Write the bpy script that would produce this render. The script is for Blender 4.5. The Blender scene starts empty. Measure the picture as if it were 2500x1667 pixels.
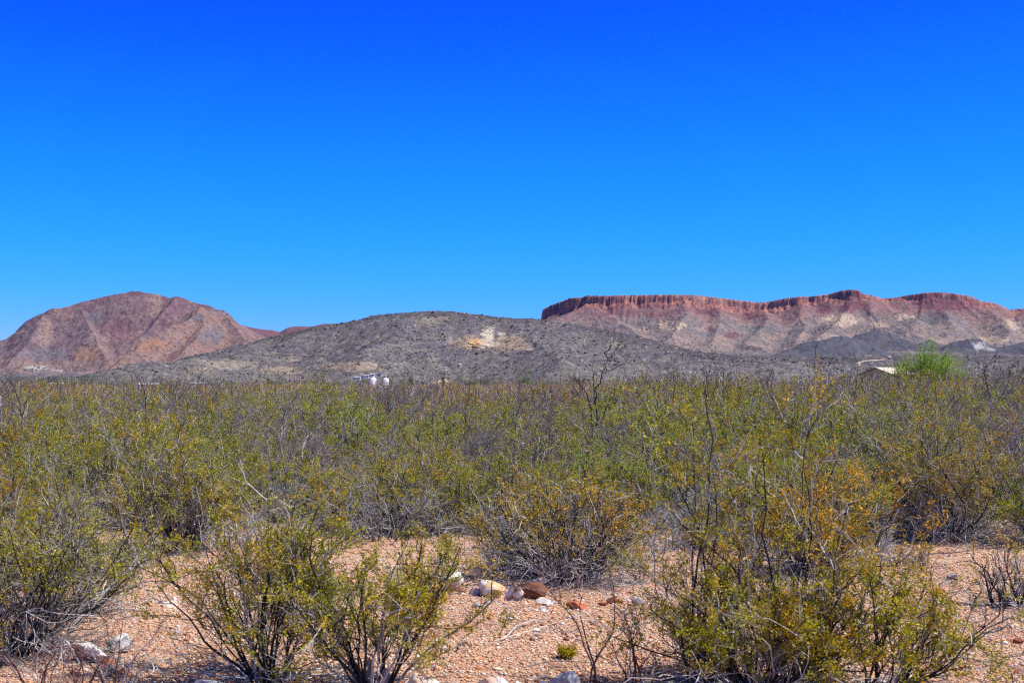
import bpy, math, random
import numpy as np
from mathutils import noise as mnoise, Vector

sc = bpy.context.scene
COL = sc.collection
rng = np.random.default_rng(11)
random.seed(5)

# ------------------------------------------------------------------ camera, sky, sun, exposure
F = 50 / 36 * 2500          # focal length in pixels of the 2500 px wide photograph
HZ = 940.0                  # photograph row of the horizon
CAM_Z = 1.7
cam_data = bpy.data.cameras.new('camera')
cam_data.lens = 50
cam_data.sensor_width = 36
cam_data.shift_y = (HZ - 833.5) / 2500
cam_data.clip_start = 0.1
cam_data.clip_end = 60000
cam_data.dof.use_dof = True
cam_data.dof.focus_distance = 17
cam_data.dof.aperture_fstop = 5.6
cam = bpy.data.objects.new('camera', cam_data)
COL.objects.link(cam)
cam.location = (0, 0, CAM_Z)
cam.rotation_euler = (math.radians(90), 0, 0)
sc.camera = cam

SUN_EL, SUN_AZ = math.radians(58), math.radians(100)    # azimuth clockwise from the view direction: to the right, a little behind the camera
world = bpy.data.worlds.new('World')
sc.world = world
world.use_nodes = True
nt = world.node_tree
nt.nodes.clear()
N = nt.nodes.new
L = nt.links.new
out = N('ShaderNodeOutputWorld'); bg = N('ShaderNodeBackground'); sky = N('ShaderNodeTexSky')
sky.sky_type = 'NISHITA'; sky.sun_disc = False
sky.sun_elevation = SUN_EL; sky.sun_rotation = SUN_AZ
sky.altitude = 1400; sky.air_density = 1; sky.dust_density = 0; sky.ozone_density = 6
sep = N('ShaderNodeSeparateColor'); L(sky.outputs[0], sep.inputs[0])
comb = N('ShaderNodeCombineColor')
for i, (p, k) in enumerate(((3.5, 2.0), (1.85, 1.17), (0.8, 1.5))):   # deep, saturated desert blue
    a = N('ShaderNodeMath'); a.operation = 'MULTIPLY'; a.inputs[1].default_value = 0.1; L(sep.outputs[i], a.inputs[0])
    b = N('ShaderNodeMath'); b.operation = 'POWER'; b.inputs[1].default_value = p; L(a.outputs[0], b.inputs[0])
    if i == 1:
        fc = N('ShaderNodeFloatCurve'); cu = fc.mapping.curves[0]
        cu.points[0].location = (0, 0); cu.points[1].location = (1, 0.55)
        for q in ((.068, .064), (.094, .108), (.126, .155), (.171, .205), (.278, .285)): cu.points.new(*q)
        fc.mapping.update(); L(b.outputs[0], fc.inputs['Value']); b = fc
    c = N('ShaderNodeMath'); c.operation = 'MULTIPLY'; c.inputs[1].default_value = k * 12.5 if i != 1 else 1.17 * 12.5; L(b.outputs[0], c.inputs[0])
    L(c.outputs[0], comb.inputs[i])
tc = N('ShaderNodeTexCoord'); sx = N('ShaderNodeSeparateXYZ'); L(tc.outputs['Generated'], sx.inputs[0])
mr = N('ShaderNodeMapRange'); mr.interpolation_type = 'SMOOTHSTEP'
mr.inputs['From Min'].default_value = math.sin(math.radians(17)); mr.inputs['From Max'].default_value = math.sin(math.radians(48))
L(sx.outputs[2], mr.inputs['Value'])
mx = N('ShaderNodeMix'); mx.data_type = 'RGBA'
L(mr.outputs[0], mx.inputs['Factor']); L(comb.outputs[0], mx.inputs['A']); L(sky.outputs[0], mx.inputs['B'])
L(mx.outputs['Result'], bg.inputs[0]); bg.inputs[1].default_value = 0.08
L(bg.outputs[0], out.inputs[0])

sun_data = bpy.data.lights.new('sun', 'SUN')
sun_data.energy = 5.0
sun_data.angle = math.radians(0.53)
sun_data.color = (1.0, 0.94, 0.85)
sun = bpy.data.objects.new('sun', sun_data)
COL.objects.link(sun)
sd = Vector((math.sin(SUN_AZ) * math.cos(SUN_EL), math.cos(SUN_AZ) * math.cos(SUN_EL), math.sin(SUN_EL)))
sun.rotation_euler = sd.to_track_quat('Z', 'Y').to_euler()
sun.location = sd * 100

sc.view_settings.view_transform = 'Standard'
sc.view_settings.look = 'None'
sc.view_settings.exposure = 0.4
sc.view_settings.gamma = 1
sc.view_settings.use_curve_mapping = False
sc.render.engine = 'CYCLES'
sc.cycles.max_bounces = 5
sc.cycles.diffuse_bounces = 2
sc.cycles.glossy_bounces = 1
sc.cycles.transmission_bounces = 2
sc.cycles.volume_bounces = 0
sc.cycles.use_denoising = False
sc.cycles.filter_width = 1.2
sc.cycles.caustics_reflective = False
sc.cycles.caustics_refractive = False

# ------------------------------------------------------------------ helpers
def pix(px, py, D):
    """the place at distance D that the photograph shows at (px, py)"""
    return ((px - 1250) / F * D, D, CAM_Z + (HZ - py) / F * D)

def gpix(px, py):
    D = CAM_Z * F / (py - HZ)
    return ((px - 1250) / F * D, D)

def srgb(r, g, b):
    return tuple(((c / 255 + 0.055) / 1.055) ** 2.4 if c > 10 else c / 255 / 12.92 for c in (r, g, b))

_perm = np.random.default_rng(3).permutation(4096)
_ct = np.cos(np.arange(4096) * 2 * np.pi / 4096); _st = np.sin(np.arange(4096) * 2 * np.pi / 4096)
def _h(i, j):
    return _perm[(_perm[i & 4095] + j) & 4095]
def pnoise(x, y):
    x = np.asarray(x, float); y = np.asarray(y, float)
    xi = np.floor(x).astype(int); yi = np.floor(y).astype(int)
    xf = x - xi; yf = y - yi
    u = xf * xf * xf * (xf * (xf * 6 - 15) + 10); v = yf * yf * yf * (yf * (yf * 6 - 15) + 10)
    def g(i, j, fx, fy):
        a = _h(i, j)
        return _ct[a] * fx + _st[a] * fy
    n = (g(xi, yi, xf, yf) * (1 - u) + g(xi + 1, yi, xf - 1, yf) * u) * (1 - v) + \
        (g(xi, yi + 1, xf, yf - 1) * (1 - u) + g(xi + 1, yi + 1, xf - 1, yf - 1) * u) * v
    return n * 1.4
def fbm(x, y, o=4, r=0.5):
    s = 0; a = 1; f = 1
    for k in range(o):
        s = s + a * pnoise(x * f + 17.3 * k, y * f - 9.1 * k); a *= r; f *= 2.03
    return s
def ridged(x, y, o=4):
    s = 0; a = 1; f = 1
    for k in range(o):
        s = s + a * (1 - 2 * np.abs(pnoise(x * f + 7.7 * k, y * f + 3.3 * k))); a *= 0.5; f *= 2.1
    return s / 1.9

def sstep(a, b, x):
    t = np.clip((x - a) / (b - a), 0, 1)
    return t * t * (3 - 2 * t)

def mesh_obj(name, verts, faces, mats, colors=None, smooth=False, mat_idx=None):
    """faces: list of (n, k) index arrays"""
    me = bpy.data.meshes.new(name)
    verts = np.asarray(verts, np.float32)
    me.vertices.add(len(verts)); me.vertices.foreach_set('co', verts.ravel())
    loops = np.concatenate([f.ravel() for f in faces]).astype(np.int32)
    tot = np.concatenate([np.full(len(f), f.shape[1], np.int32) for f in faces])
    start = np.concatenate([[0], np.cumsum(tot)[:-1]]).astype(np.int32)
    me.loops.add(len(loops)); me.loops.foreach_set('vertex_index', loops)
    me.polygons.add(len(tot)); me.polygons.foreach_set('loop_start', start)
    if colors is not None:
        at = me.color_attributes.new('Col', 'FLOAT_COLOR', 'POINT')
        c = np.ones((len(verts), 4), np.float32); c[:, :3] = colors
        at.data.foreach_set('color', c.ravel())
    for m in (mats if isinstance(mats, (list, tuple)) else [mats]):
        me.materials.append(m)
    if smooth:
        me.polygons.foreach_set('use_smooth', np.ones(len(tot), bool))
    me.update(calc_edges=True)
    return me

def link(name, data, parent=None, loc=None):
    o = bpy.data.objects.new(name, data)
    COL.objects.link(o)
    if parent is not None: o.parent = parent
    if loc is not None: o.location = loc
    return o

def tag(o, label=None, cat=None, group=None, kind=None):
    if label: o['label'] = label
    if cat: o['category'] = cat
    if group: o['group'] = group
    if kind: o['kind'] = kind
    return o

class Geo:
    def __init__(self): self.v = []; self.f = []; self.c = []; self.n = 0
    def add(self, v, faces, col):
        v = np.asarray(v, np.float32).reshape(-1, 3)
        for f in faces: self.f.append(np.asarray(f, np.int64) + self.n)
        c = np.asarray(col, np.float32)
        if c.ndim == 1: c = np.tile(c, (len(v), 1))
        self.v.append(v); self.c.append(c); self.n += len(v)
    def mesh(self, name, mat, smooth=False):
        return mesh_obj(name, np.concatenate(self.v), self.f, mat, np.concatenate(self.c), smooth)

def add_tubes(G, P, R, col, sides=3):
    """P (N,K,3) centre lines, R (N,K) radii, col (N,3) or (3,)"""
    Nn, K, _ = P.shape
    if Nn == 0: return
    T = np.gradient(P, axis=1)
    T /= np.linalg.norm(T, axis=2, keepdims=True) + 1e-9
    ref = rng.normal(size=(Nn, 1, 3)); ref /= np.linalg.norm(ref, axis=2, keepdims=True)
    U = np.cross(T, np.broadcast_to(ref, T.shape)); U /= np.linalg.norm(U, axis=2, keepdims=True) + 1e-9
    V = np.cross(T, U)
    ang = np.arange(sides) * 2 * np.pi / sides
    ring = P[:, :, None, :] + R[:, :, None, None] * (np.cos(ang)[None, None, :, None] * U[:, :, None, :] + np.sin(ang)[None, None, :, None] * V[:, :, None, :])
    idx = np.arange(Nn * K * sides).reshape(Nn, K, sides)
    a = idx[:, :-1, :]; b = np.roll(a, -1, axis=2); d = idx[:, 1:, :]; c = np.roll(d, -1, axis=2)
    q = np.stack([a, b, c, d], -1).reshape(-1, 4)
    col = np.asarray(col, np.float32)
    if col.ndim == 1: col = np.tile(col, (Nn, 1))
    cc = np.repeat(col, K * sides, axis=0)
    G.add(ring, [q], cc)

# ------------------------------------------------------------------ materials
def new_mat(name, rough=0.9, spec=0.2):
    m = bpy.data.materials.new(name); m.use_nodes = True
    n = m.node_tree
    b = n.nodes['Principled BSDF']
    b.inputs['Roughness'].default_value = rough
    b.inputs['Specular IOR Level'].default_value = spec
    return m, n, b

def attr_mat(name, rough=0.9, spec=0.2, nscale=None, namp=0.3, bump=None, bscale=20, objvar=0.0, coord='Object'):
    m, n, b = new_mat(name, rough, spec)
    at = n.nodes.new('ShaderNodeAttribute'); at.attribute_name = 'Col'
    col = at.outputs['Color']
    tcn = n.nodes.new('ShaderNodeTexCoord')
    if nscale:
        nz = n.nodes.new('ShaderNodeTexNoise'); nz.inputs['Scale'].default_value = nscale; nz.inputs['Detail'].default_value = 5
        nz.inputs['Roughness'].default_value = 0.65
        n.links.new(tcn.outputs[coord], nz.inputs['Vector'])
        r = n.nodes.new('ShaderNodeMapRange'); r.inputs['From Min'].default_value = 0.3; r.inputs['From Max'].default_value = 0.7
        r.inputs['To Min'].default_value = 1 - namp; r.inputs['To Max'].default_value = 1 + namp
        n.links.new(nz.outputs['Fac'], r.inputs['Value'])
        v = n.nodes.new('ShaderNodeVectorMath'); v.operation = 'SCALE'
        n.links.new(col, v.inputs[0]); n.links.new(r.outputs[0], v.inputs['Scale'])
        col = v.outputs[0]
    if objvar:
        oi = n.nodes.new('ShaderNodeObjectInfo')
        r = n.nodes.new('ShaderNodeMapRange')
        r.inputs['To Min'].default_value = 1 - objvar; r.inputs['To Max'].default_value = 1 + objvar
        n.links.new(oi.outputs['Random'], r.inputs['Value'])
        v = n.nodes.new('ShaderNodeVectorMath'); v.operation = 'SCALE'
        n.links.new(col, v.inputs[0]); n.links.new(r.outputs[0], v.inputs['Scale'])
        col = v.outputs[0]
    if bump:
        nb = n.nodes.new('ShaderNodeTexNoise'); nb.inputs['Scale'].default_value = bscale; nb.inputs['Detail'].default_value = 6
        nb.inputs['Roughness'].default_value = 0.7
        n.links.new(tcn.outputs[coord], nb.inputs['Vector'])
        bp = n.nodes.new('ShaderNodeBump'); bp.inputs['Distance'].default_value = bump; bp.inputs['Strength'].default_value = 1
        n.links.new(nb.outputs['Fac'], bp.inputs['Height']); n.links.new(bp.outputs[0], b.inputs['Normal'])
    n.links.new(col, b.inputs['Base Color'])
    return m, n, b, col

M_BARK = attr_mat('bark', 0.85, 0.25, nscale=14, namp=0.45)[0]
M_ROCK = attr_mat('rock_surface', 0.9, 0.15, nscale=9, namp=0.28, bump=0.012, bscale=22)[0]
M_PEBBLE = attr_mat('pebble_surface', 0.85, 0.2, nscale=60, namp=0.2)[0]

def leaf_mat(name, sat_orange=0.5):
    m, n, b, col = attr_mat(name, 0.55, 0.35, objvar=0.12)
    # each plant leans a little to green or to old gold
    oi = n.nodes.new('ShaderNodeObjectInfo')
    mulr = n.nodes.new('ShaderNodeMath'); mulr.operation = 'MULTIPLY'; mulr.inputs[1].default_value = 7.31
    fr = n.nodes.new('ShaderNodeMath'); fr.operation = 'FRACT'
    n.links.new(oi.outputs['Random'], mulr.inputs[0]); n.links.new(mulr.outputs[0], fr.inputs[0])
    pw = n.nodes.new('ShaderNodeMath'); pw.operation = 'POWER'; pw.inputs[1].default_value = 2.2
    n.links.new(fr.outputs[0], pw.inputs[0])
    sc_ = n.nodes.new('ShaderNodeMath'); sc_.operation = 'MULTIPLY'; sc_.inputs[1].default_value = sat_orange
    n.links.new(pw.outputs[0], sc_.inputs[0])
    mix = n.nodes.new('ShaderNodeMix'); mix.data_type = 'RGBA'; mix.blend_type = 'MULTIPLY'
    n.links.new(sc_.outputs[0], mix.inputs['Factor']); n.links.new(col, mix.inputs['A']); mix.inputs['B'].default_value = (1.25, 0.9, 0.7, 1)
    res = mix.outputs['Result']
    n.links.new(res, b.inputs['Base Color'])
    tr = n.nodes.new('ShaderNodeBsdfTranslucent'); n.links.new(res, tr.inputs['Color'])
    ms = n.nodes.new('ShaderNodeMixShader'); ms.inputs[0].default_value = 0.35
    o = n.nodes['Material Output']
    n.links.new(b.outputs[0], ms.inputs[1]); n.links.new(tr.outputs[0], ms.inputs[2]); n.links.new(ms.outputs[0], o.inputs[0])
    return m
M_LEAF = leaf_mat('creosote_leaf', 0.75)
M_LEAF_BRIGHT = leaf_mat('bright_leaf', 0.0)

# ------------------------------------------------------------------ the plain
def ground_z(x, y):
    x = np.asarray(x, float); y = np.asarray(y, float)
    near = np.exp(-((np.hypot(x, y)) / 60) ** 2)
    return (0.035 * fbm(x * 0.35, y * 0.35, 3) + 0.012 * fbm(x * 1.7 + 5, y * 1.7, 2)) * near + 0.0 * x

def grid_faces(nx, ny):
    i = np.arange(nx * ny).reshape(ny, nx)
    return np.stack([i[:-1, :-1], i[:-1, 1:], i[1:, 1:], i[1:, :-1]], -1).reshape(-1, 4)

def axis(*segs):
    out_ = []
    for a, b, n in segs: out_.append(np.linspace(a, b, n, endpoint=False))
    return np.concatenate(out_ + [[segs[-1][1]]])
gx = axis((-18000, -2000, 12), (-2000, -60, 40), (-60, -12, 60), (-12, 12, 220), (12, 60, 60), (60, 2000, 40), (2000, 18000, 12))
gy = axis((-2000, -20, 12), (-20, 5, 30), (5, 25, 260), (25, 90, 110), (90, 2500, 60), (2500, 17800, 16))
X, Y = np.meshgrid(gx, gy)
Z = ground_z(X, Y)
gm, gn, gb = new_mat('desert_soil', 0.95, 0.1)
tcg = gn.nodes.new('ShaderNodeTexCoord')
def gnoise(scale, detail=4, rough=0.6, vor=False):
    t = gn.nodes.new('ShaderNodeTexVoronoi' if vor else 'ShaderNodeTexNoise'); t.inputs['Scale'].default_value = scale
    if not vor:
        t.inputs['Detail'].default_value = detail; t.inputs['Roughness'].default_value = rough
    gn.links.new(tcg.outputs['Object'], t.inputs['Vector']); return t
def gramp(src, stops):
    r = gn.nodes.new('ShaderNodeValToRGB'); e = r.color_ramp.elements
    while len(e) < len(stops): e.new(0.5)
    for k, (p, c) in enumerate(stops): e[k].position = p; e[k].color = (*c, 1)
    gn.links.new(src, r.inputs[0]); return r
base = gramp(gnoise(0.5, 5).outputs['Fac'], [(0.34, (0.46, 0.23, 0.14)), (0.5, (0.57, 0.34, 0.225)), (0.66, (0.62, 0.43, 0.32))])
grit = gn.nodes.new('ShaderNodeTexVoronoi'); grit.inputs['Scale'].default_value = 60; gn.links.new(tcg.outputs['Object'], grit.inputs['Vector'])
gsep = gn.nodes.new('ShaderNodeSeparateColor'); gn.links.new(grit.outputs['Color'], gsep.inputs[0])
gcol = gramp(gsep.outputs[0], [(0.0, (0.24, 0.12, 0.075)), (0.25, (0.50, 0.27, 0.14)), (0.5, (0.62, 0.37, 0.22)), (0.75, (0.66, 0.45, 0.30)), (1.0, (0.74, 0.62, 0.50))])
mixg = gn.nodes.new('ShaderNodeMix'); mixg.data_type = 'RGBA'; mixg.inputs['Factor'].default_value = 0.5
gn.links.new(base.outputs[0], mixg.inputs['A']); gn.links.new(gcol.outputs[0], mixg.inputs['B'])
gn.links.new(mixg.outputs['Result'], gb.inputs['Base Color'])
bpn = gn.nodes.new('ShaderNodeBump'); bpn.inputs['Distance'].default_value = 0.012
gn.links.new(grit.outputs['Distance'], bpn.inputs['Height'])
bp2 = gn.nodes.new('ShaderNodeBump'); bp2.inputs['Distance'].default_value = 0.03
gn.links.new(gnoise(12, 6, 0.7).outputs['Fac'], bp2.inputs['Height']); gn.links.new(bpn.outputs[0], bp2.inputs['Normal'])
gn.links.new(bp2.outputs[0], gb.inputs['Normal'])
ground = link('ground', mesh_obj('ground', np.stack([X, Y, Z], -1).reshape(-1, 3), [grid_faces(len(gx), len(gy))], gm, smooth=True))
tag(ground, 'salmon coloured gravelly desert soil under the shrubs', kind='structure')

# ------------------------------------------------------------------ hills and mountains
def seg_dist(X, Y, pts):
    """pts (n,3) world polyline: distance, crest height, position along, signed side"""
    best = np.full(X.shape, 1e9); hh = np.zeros(X.shape); al = np.zeros(X.shape); sy = np.zeros(X.shape)
    acc = 0.0
    for (x0, y0, z0), (x1, y1, z1) in zip(pts[:-1], pts[1:]):
        dx, dy = x1 - x0, y1 - y0; l2 = dx * dx + dy * dy
        t = np.clip(((X - x0) * dx + (Y - y0) * dy) / l2, 0, 1)
        ex = X - x0 - t * dx; ey = Y - y0 - t * dy
        d = np.hypot(ex, ey); m = d < best
        best = np.where(m, d, best); hh = np.where(m, z0 + t * (z1 - z0), hh)
        al = np.where(m, acc + t * math.sqrt(l2), al); sy = np.where(m, ey, sy)
        acc += math.sqrt(l2)
    return best, hh, al, sy

def smax(zs, k):
    m = np.max(zs, 0); e = np.exp((zs - m) / k)
    return m + k * np.log(e.sum(0)) - 0.0, e / e.sum(0)

def terrain(name, xs, ys, ridges, k, colour, extra=None, mat=None, label=None, base=-3.0, kind='structure'):
    X, Y = np.meshgrid(xs, ys)
    zs = []; info = []
    for r in ridges:
        pts = np.array([pix(a, b, D) for a, b, D in r['p']])
        d, h, a, s = seg_dist(X, Y, pts)
        h = h + r.get('rough', 0) * fbm(a / 30 + 3.3, a * 0 + 1.7, 4) * (1 if r.get('rough') else 0)
        g = 1 + r.get('flute', 0.25) * (ridged(a / r.get('fw', 45) + 31 * len(zs), d / 260 + 0.3 * fbm(X / 90, Y / 90, 2), 3)) * sstep(0, r.get('fd', 60), d)
        L_ = r.get('L', 300); s0 = r.get('s', 0.6)
        fall = s0 * L_ * (1 - np.exp(-d / L_)) * g + r.get('tail', 0.05) * d
        if 'cliff' in r:
            ch = np.interp(X / Y * F + 1250, r['cliff'][0], r['cliff'][1])
            ch = ch * (1 + 0.35 * fbm(a / 55, a * 0 + 8.8, 3)); dw = d + 20 * fbm(a / 90, a * 0 + 5.1, 2) + 7 * np.maximum(0, fbm(a / 33, a * 0 + 9.1, 3) - 0.1) * 2 + 2.2 * fbm(a / 15, Z_jit(X, Y), 4, 0.8) + 3
            front = s < 0
            fall = np.where(front, ch * (0.75 * sstep(2, 12, dw) + 0.25 * sstep(14, 26, dw + 6 * fbm(a / 25, a * 0, 2))) + np.maximum(d - 15, 0) * 0 + s0 * L_ * (1 - np.exp(-np.maximum(d - 14, 0) / L_)) * g + r.get('tail', .05) * d + 0.05 * d, 0.12 * d)
        zs.append(h - fall); info.append((d, h, a, s))
    zs = np.array(zs)
    Zt, w = smax(zs, k)
    Zt = Zt - k * 0.0
    if extra is not None: Zt = extra(X, Y, Zt, zs, info)
    Zt = np.maximum(Zt, base)
    C = colour(X, Y, Zt, w, info)
    me = mesh_obj(name, np.stack([X, Y, Zt], -1).reshape(-1, 3), [grid_faces(len(xs), len(ys))], mat, C.reshape(-1, 3), smooth=True)
    o = link(name, me)
    tag(o, label, kind=kind)
    return o, X, Y, Zt, C

def Z_jit(X, Y): return X * 0 + 2.7

def hillmat(name, scale, namp, bump, bscale, dots=None):
    m, n, b, col = attr_mat(name, 0.95, 0.05, nscale=scale, namp=namp, bump=bump, bscale=bscale)
    if dots:
        tcn = n.nodes.new('ShaderNodeTexCoord')
        vo = n.nodes.new('ShaderNodeTexVoronoi'); vo.inputs['Scale'].default_value = dots[0]
        n.links.new(tcn.outputs['Object'], vo.inputs['Vector'])
        r = n.nodes.new('ShaderNodeMapRange'); r.inputs['From Min'].default_value = dots[1]; r.inputs['From Max'].default_value = dots[1] + 0.12
        r.inputs['To Min'].default_value = 0.0; r.inputs['To Max'].default_value = 1
        n.links.new(vo.outputs['Distance'], r.inputs['Value'])
        mi = n.nodes.new('ShaderNodeMix'); mi.data_type = 'RGBA'
        n.links.new(r.outputs[0], mi.inputs['Factor']); mi.inputs['A'].default_value = (*dots[2], 1); n.links.new(col, mi.inputs['B'])
        n.links.new(mi.outputs['Result'], b.inputs['Base Color'])
    return m

def blob(PX, PY, cx, cy, rx, ry, nz=0.35):
    """soft irregular patch of a different rock or soil"""
    q = ((PX - cx) / rx) ** 2 + ((PY - cy) / ry) ** 2
    o = np.zeros_like(q); m = q < 2.6
    if m.any(): o[m] = np.clip(1.4 - (q[m] + nz * 2 * fbm(PX[m] / 14, PY[m] / 9, 4, 0.6)) * 1.4, 0, 1)
    return o

def zoomA(X, Y): return X / 2.8, 650 + Y / 2.8
def zoomB(X, Y): return 800 + X / 2.8, 650 + Y / 2.8
def zoomC(X, Y): return 1640 + X / 2.735, 650 + Y / 2.735
def pts(f, D, *xy):
    o = []
    for i, q in enumerate(xy):
        a, b = f(q[0], q[1]); o.append((a, b, q[2] if len(q) > 2 else D))
    return o

RED = np.array((0.19, 0.088, 0.090)); PURP = np.array((0.165, 0.095, 0.115)); TAN = np.array((0.31, 0.19, 0.15))
ORG = np.array((0.33, 0.165, 0.105)); PINK = np.array((0.235, 0.15, 0.14)); GREY = np.array((0.135, 0.12, 0.135)); CREAM = np.array((0.55, 0.42, 0.30))
DGREY = np.array((0.075, 0.072, 0.085)); WHITE = np.array((0.62, 0.58, 0.54))
def lerp(A, B, t): return A * (1 - t[..., None]) + B * t[..., None]

# --- far ridge at the left edge and beyond, distance haze painted in as blue
MFAR = hillmat('far_range_hazed_rock', 0.01, 0.2, 4, 0.02)
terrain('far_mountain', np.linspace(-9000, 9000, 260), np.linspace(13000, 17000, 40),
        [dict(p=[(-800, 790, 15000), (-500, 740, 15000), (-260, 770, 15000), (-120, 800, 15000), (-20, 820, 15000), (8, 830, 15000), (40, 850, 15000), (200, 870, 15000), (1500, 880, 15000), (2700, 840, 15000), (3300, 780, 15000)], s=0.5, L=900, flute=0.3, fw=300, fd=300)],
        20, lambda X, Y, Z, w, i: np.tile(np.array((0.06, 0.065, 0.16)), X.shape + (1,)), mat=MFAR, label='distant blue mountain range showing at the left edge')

# --- back ridge between the left mountain and the middle hill
M1 = hillmat('mountain_rock', 0.02, 0.22, 5, 0.035, dots=(0.10, 0.24, (0.09, 0.075, 0.075)))
terrain('back_ridge', np.linspace(*[(q - 1250) / F * 5200 for q in (440, 1010)], 260), np.linspace(4700, 5400, 100),
        [dict(p=pts(zoomA, 5200, (1300, 420), (1500, 370), (1640, 397), (1680, 408), (1740, 420), (1800, 430), (1860, 433), (1912, 448), (1950, 425), (1990, 410), (2060, 407), (2130, 410), (2180, 397), (2220, 390), (2300, 390), (2500, 420), (2700, 500)), s=0.55, L=350, flute=0.22, fw=60)],
        3, lambda X, Y, Z, w, i: lerp(np.tile(PURP * 0.8, X.shape + (1,)), RED, np.clip(0.4 + 0.6 * fbm(X / 90, Z / 30, 3), 0, 1)), mat=M1, label='low purple ridge seen in the gap between the hills')

# --- left mountain
D1 = 4000
rid1 = [
    dict(p=pts(zoomA, D1, (-420, 700), (-250, 650), (-60, 610), (0, 590), (45, 525), (75, 490), (110, 440), (170, 380), (225, 345), (300, 315), (340, 290), (370, 283), (420, 285), (470, 270), (560, 240), (640, 222), (700, 207), (780, 190), (860, 178), (900, 168), (960, 170), (1010, 182), (1060, 185), (1110, 198), (1160, 213), (1200, 205), (1250, 212), (1310, 238), (1380, 258), (1430, 265), (1480, 290), (1530, 300), (1570, 325), (1600, 360), (1640, 405), (1700, 470), (1740, 510), (1900, 600), (2050, 690)), s=1.15, L=240, flute=0.10, fw=75, fd=90, tail=0.03),
    # middle spur running down and forward from the summit
    dict(p=pts(zoomA, D1, (560, 300, 3960), (600, 390, 3890), (625, 425, 3840), (650, 470, 3800), (690, 560, 3740), (740, 650, 3680)), s=0.72, L=230, flute=0.25, fw=28, fd=40),
    dict(p=pts(zoomA, D1, (300, 330, 3960), (250, 430, 3880), (180, 540, 3800), (60, 660, 3700)), s=0.62, L=250, flute=0.25, fw=34, fd=40),
    # right spur, from the second summit down to the left
    dict(p=pts(zoomA, D1, (1370, 270, 3960), (1350, 330, 3890), (1230, 390, 3820), (1110, 450, 3760), (960, 540, 3680), (850, 620, 3610), (760, 690, 3560)), s=0.62, L=240, flute=0.22, fw=30, fd=40),
    dict(p=pts(zoomA, D1, (1370, 300, 3930), (1400, 400, 3830), (1330, 500, 3730), (1260, 580, 3640), (1150, 660, 3560)), s=0.5, L=240, flute=0.25, fw=30, fd=40),
    dict(p=pts(zoomA, D1, (1560, 350, 3960), (1640, 450, 3860), (1690, 510, 3760), (1560, 600, 3640)), s=0.5, L=240, flute=0.22, fw=30, fd=40),
    dict(p=pts(zoomA, D1, (1200, 215, 3990), (1130, 300, 3930), (1060, 380, 3890), (1000, 450, 3850)), s=0.7, L=200, flute=0.2, fw=30, fd=40),
    # apron
    dict(p=[(-300, 916, 3500), (100, 909, 3450), (330, 903, 3400), (700, 906, 3400)], s=0.12, L=500, flute=0.4, fw=90, tail=0.03),
]
def col1(X, Y, Z, w, info):
    PX = X / Y * F + 1250; PY = HZ - (Z - CAM_Z) / Y * F
    C = np.tile(PINK, X.shape + (1,))
    n = fbm(X / 60, Y / 60 + Z / 40, 5, 0.6)
    C = lerp(C, PURP, np.clip(0.42 + 0.9 * n, 0, 1))
    def Zb(x, y, rx, ry): a, b = zoomA(x, y); return blob(PX, PY, a, b, rx / 2.8, ry / 2.8)
    C = lerp(C, RED, 0.4 * np.clip(w[0] * 1.2 * (0.6 + 0.8 * n), 0, 1))
    C = lerp(C, np.array((0.175, 0.082, 0.095)), 0.9 * Zb(820, 430, 130, 90))
    C = lerp(C, np.array((0.165, 0.08, 0.10)), 0.9 * np.clip(Zb(1200, 290, 130, 90) + Zb(1090, 370, 110, 80), 0, 1))
    C = lerp(C, TAN, 0.7 * np.clip(Zb(1060, 260, 60, 130) + Zb(450, 320, 90, 50) + Zb(310, 430, 50, 90), 0, 1))
    C = lerp(C, ORG, 0.75 * np.clip(w[3] * 0.8 + w[4] * 0.7 + w[5] * 0.45, 0, 1) * np.clip(0.7 + 0.9 * n, 0, 1))
    C = lerp(C, ORG, 0.8 * np.clip(Zb(600, 600, 130, 80) + Zb(1040, 540, 150, 50), 0, 1))
    C = lerp(C, GREY * 1.1, 0.75 * np.clip(Zb(300, 600, 190, 50) + Zb(650, 350, 90, 40) + Zb(1340, 350, 70, 30) + Zb(1450, 470, 110, 60), 0, 1))
    low = sstep(906, 916, PY + 6 * n)
    C = lerp(C, TAN * 0.9, 0.6 * sstep(872, 893, PY + 8 * n) * (1 - low))
    C = lerp(C, GREY, 0.8 * low)
    C = lerp(C, WHITE * 0.75, 0.7 * np.clip(Zb(250, 695, 90, 18) + Zb(380, 712, 50, 8) + Zb(480, 705, 20, 6) + Zb(1210, 662, 35, 9), 0, 1))
    C = lerp(C, np.array((0.075, 0.085, 0.075)), 0.85 * sstep(915, 922, PY + 3 * n) * sstep(330, 230, PX))
    C = lerp(C, TAN, 0.3 * np.clip(1.6 * fbm(X / 25, Y / 25, 4, 0.7) - 0.1, 0, 1))
    C *= (1 + 0.16 * fbm(X / 12, Y / 12, 3))[..., None]
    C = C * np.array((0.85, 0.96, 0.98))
    return np.clip(C, 0.02, 0.8)
xs1 = np.linspace((-330 - 1250) / F * 4000, (790 - 1250) / F * 4000, 620)
ys1 = axis((2500, 3450, 60), (3450, 4060, 300), (4060, 4500, 30))
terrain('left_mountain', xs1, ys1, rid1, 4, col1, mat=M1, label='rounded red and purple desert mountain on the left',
        extra=lambda X, Y, Z, zs, i: Z + (5.5 * fbm(X / 75, Y / 75, 4) + 2.2 * fbm(X / 18, Y / 18, 3)) * sstep(0, 50, i[0][0]) + 1.3 * fbm(X / 14, Y / 14, 3))

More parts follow.
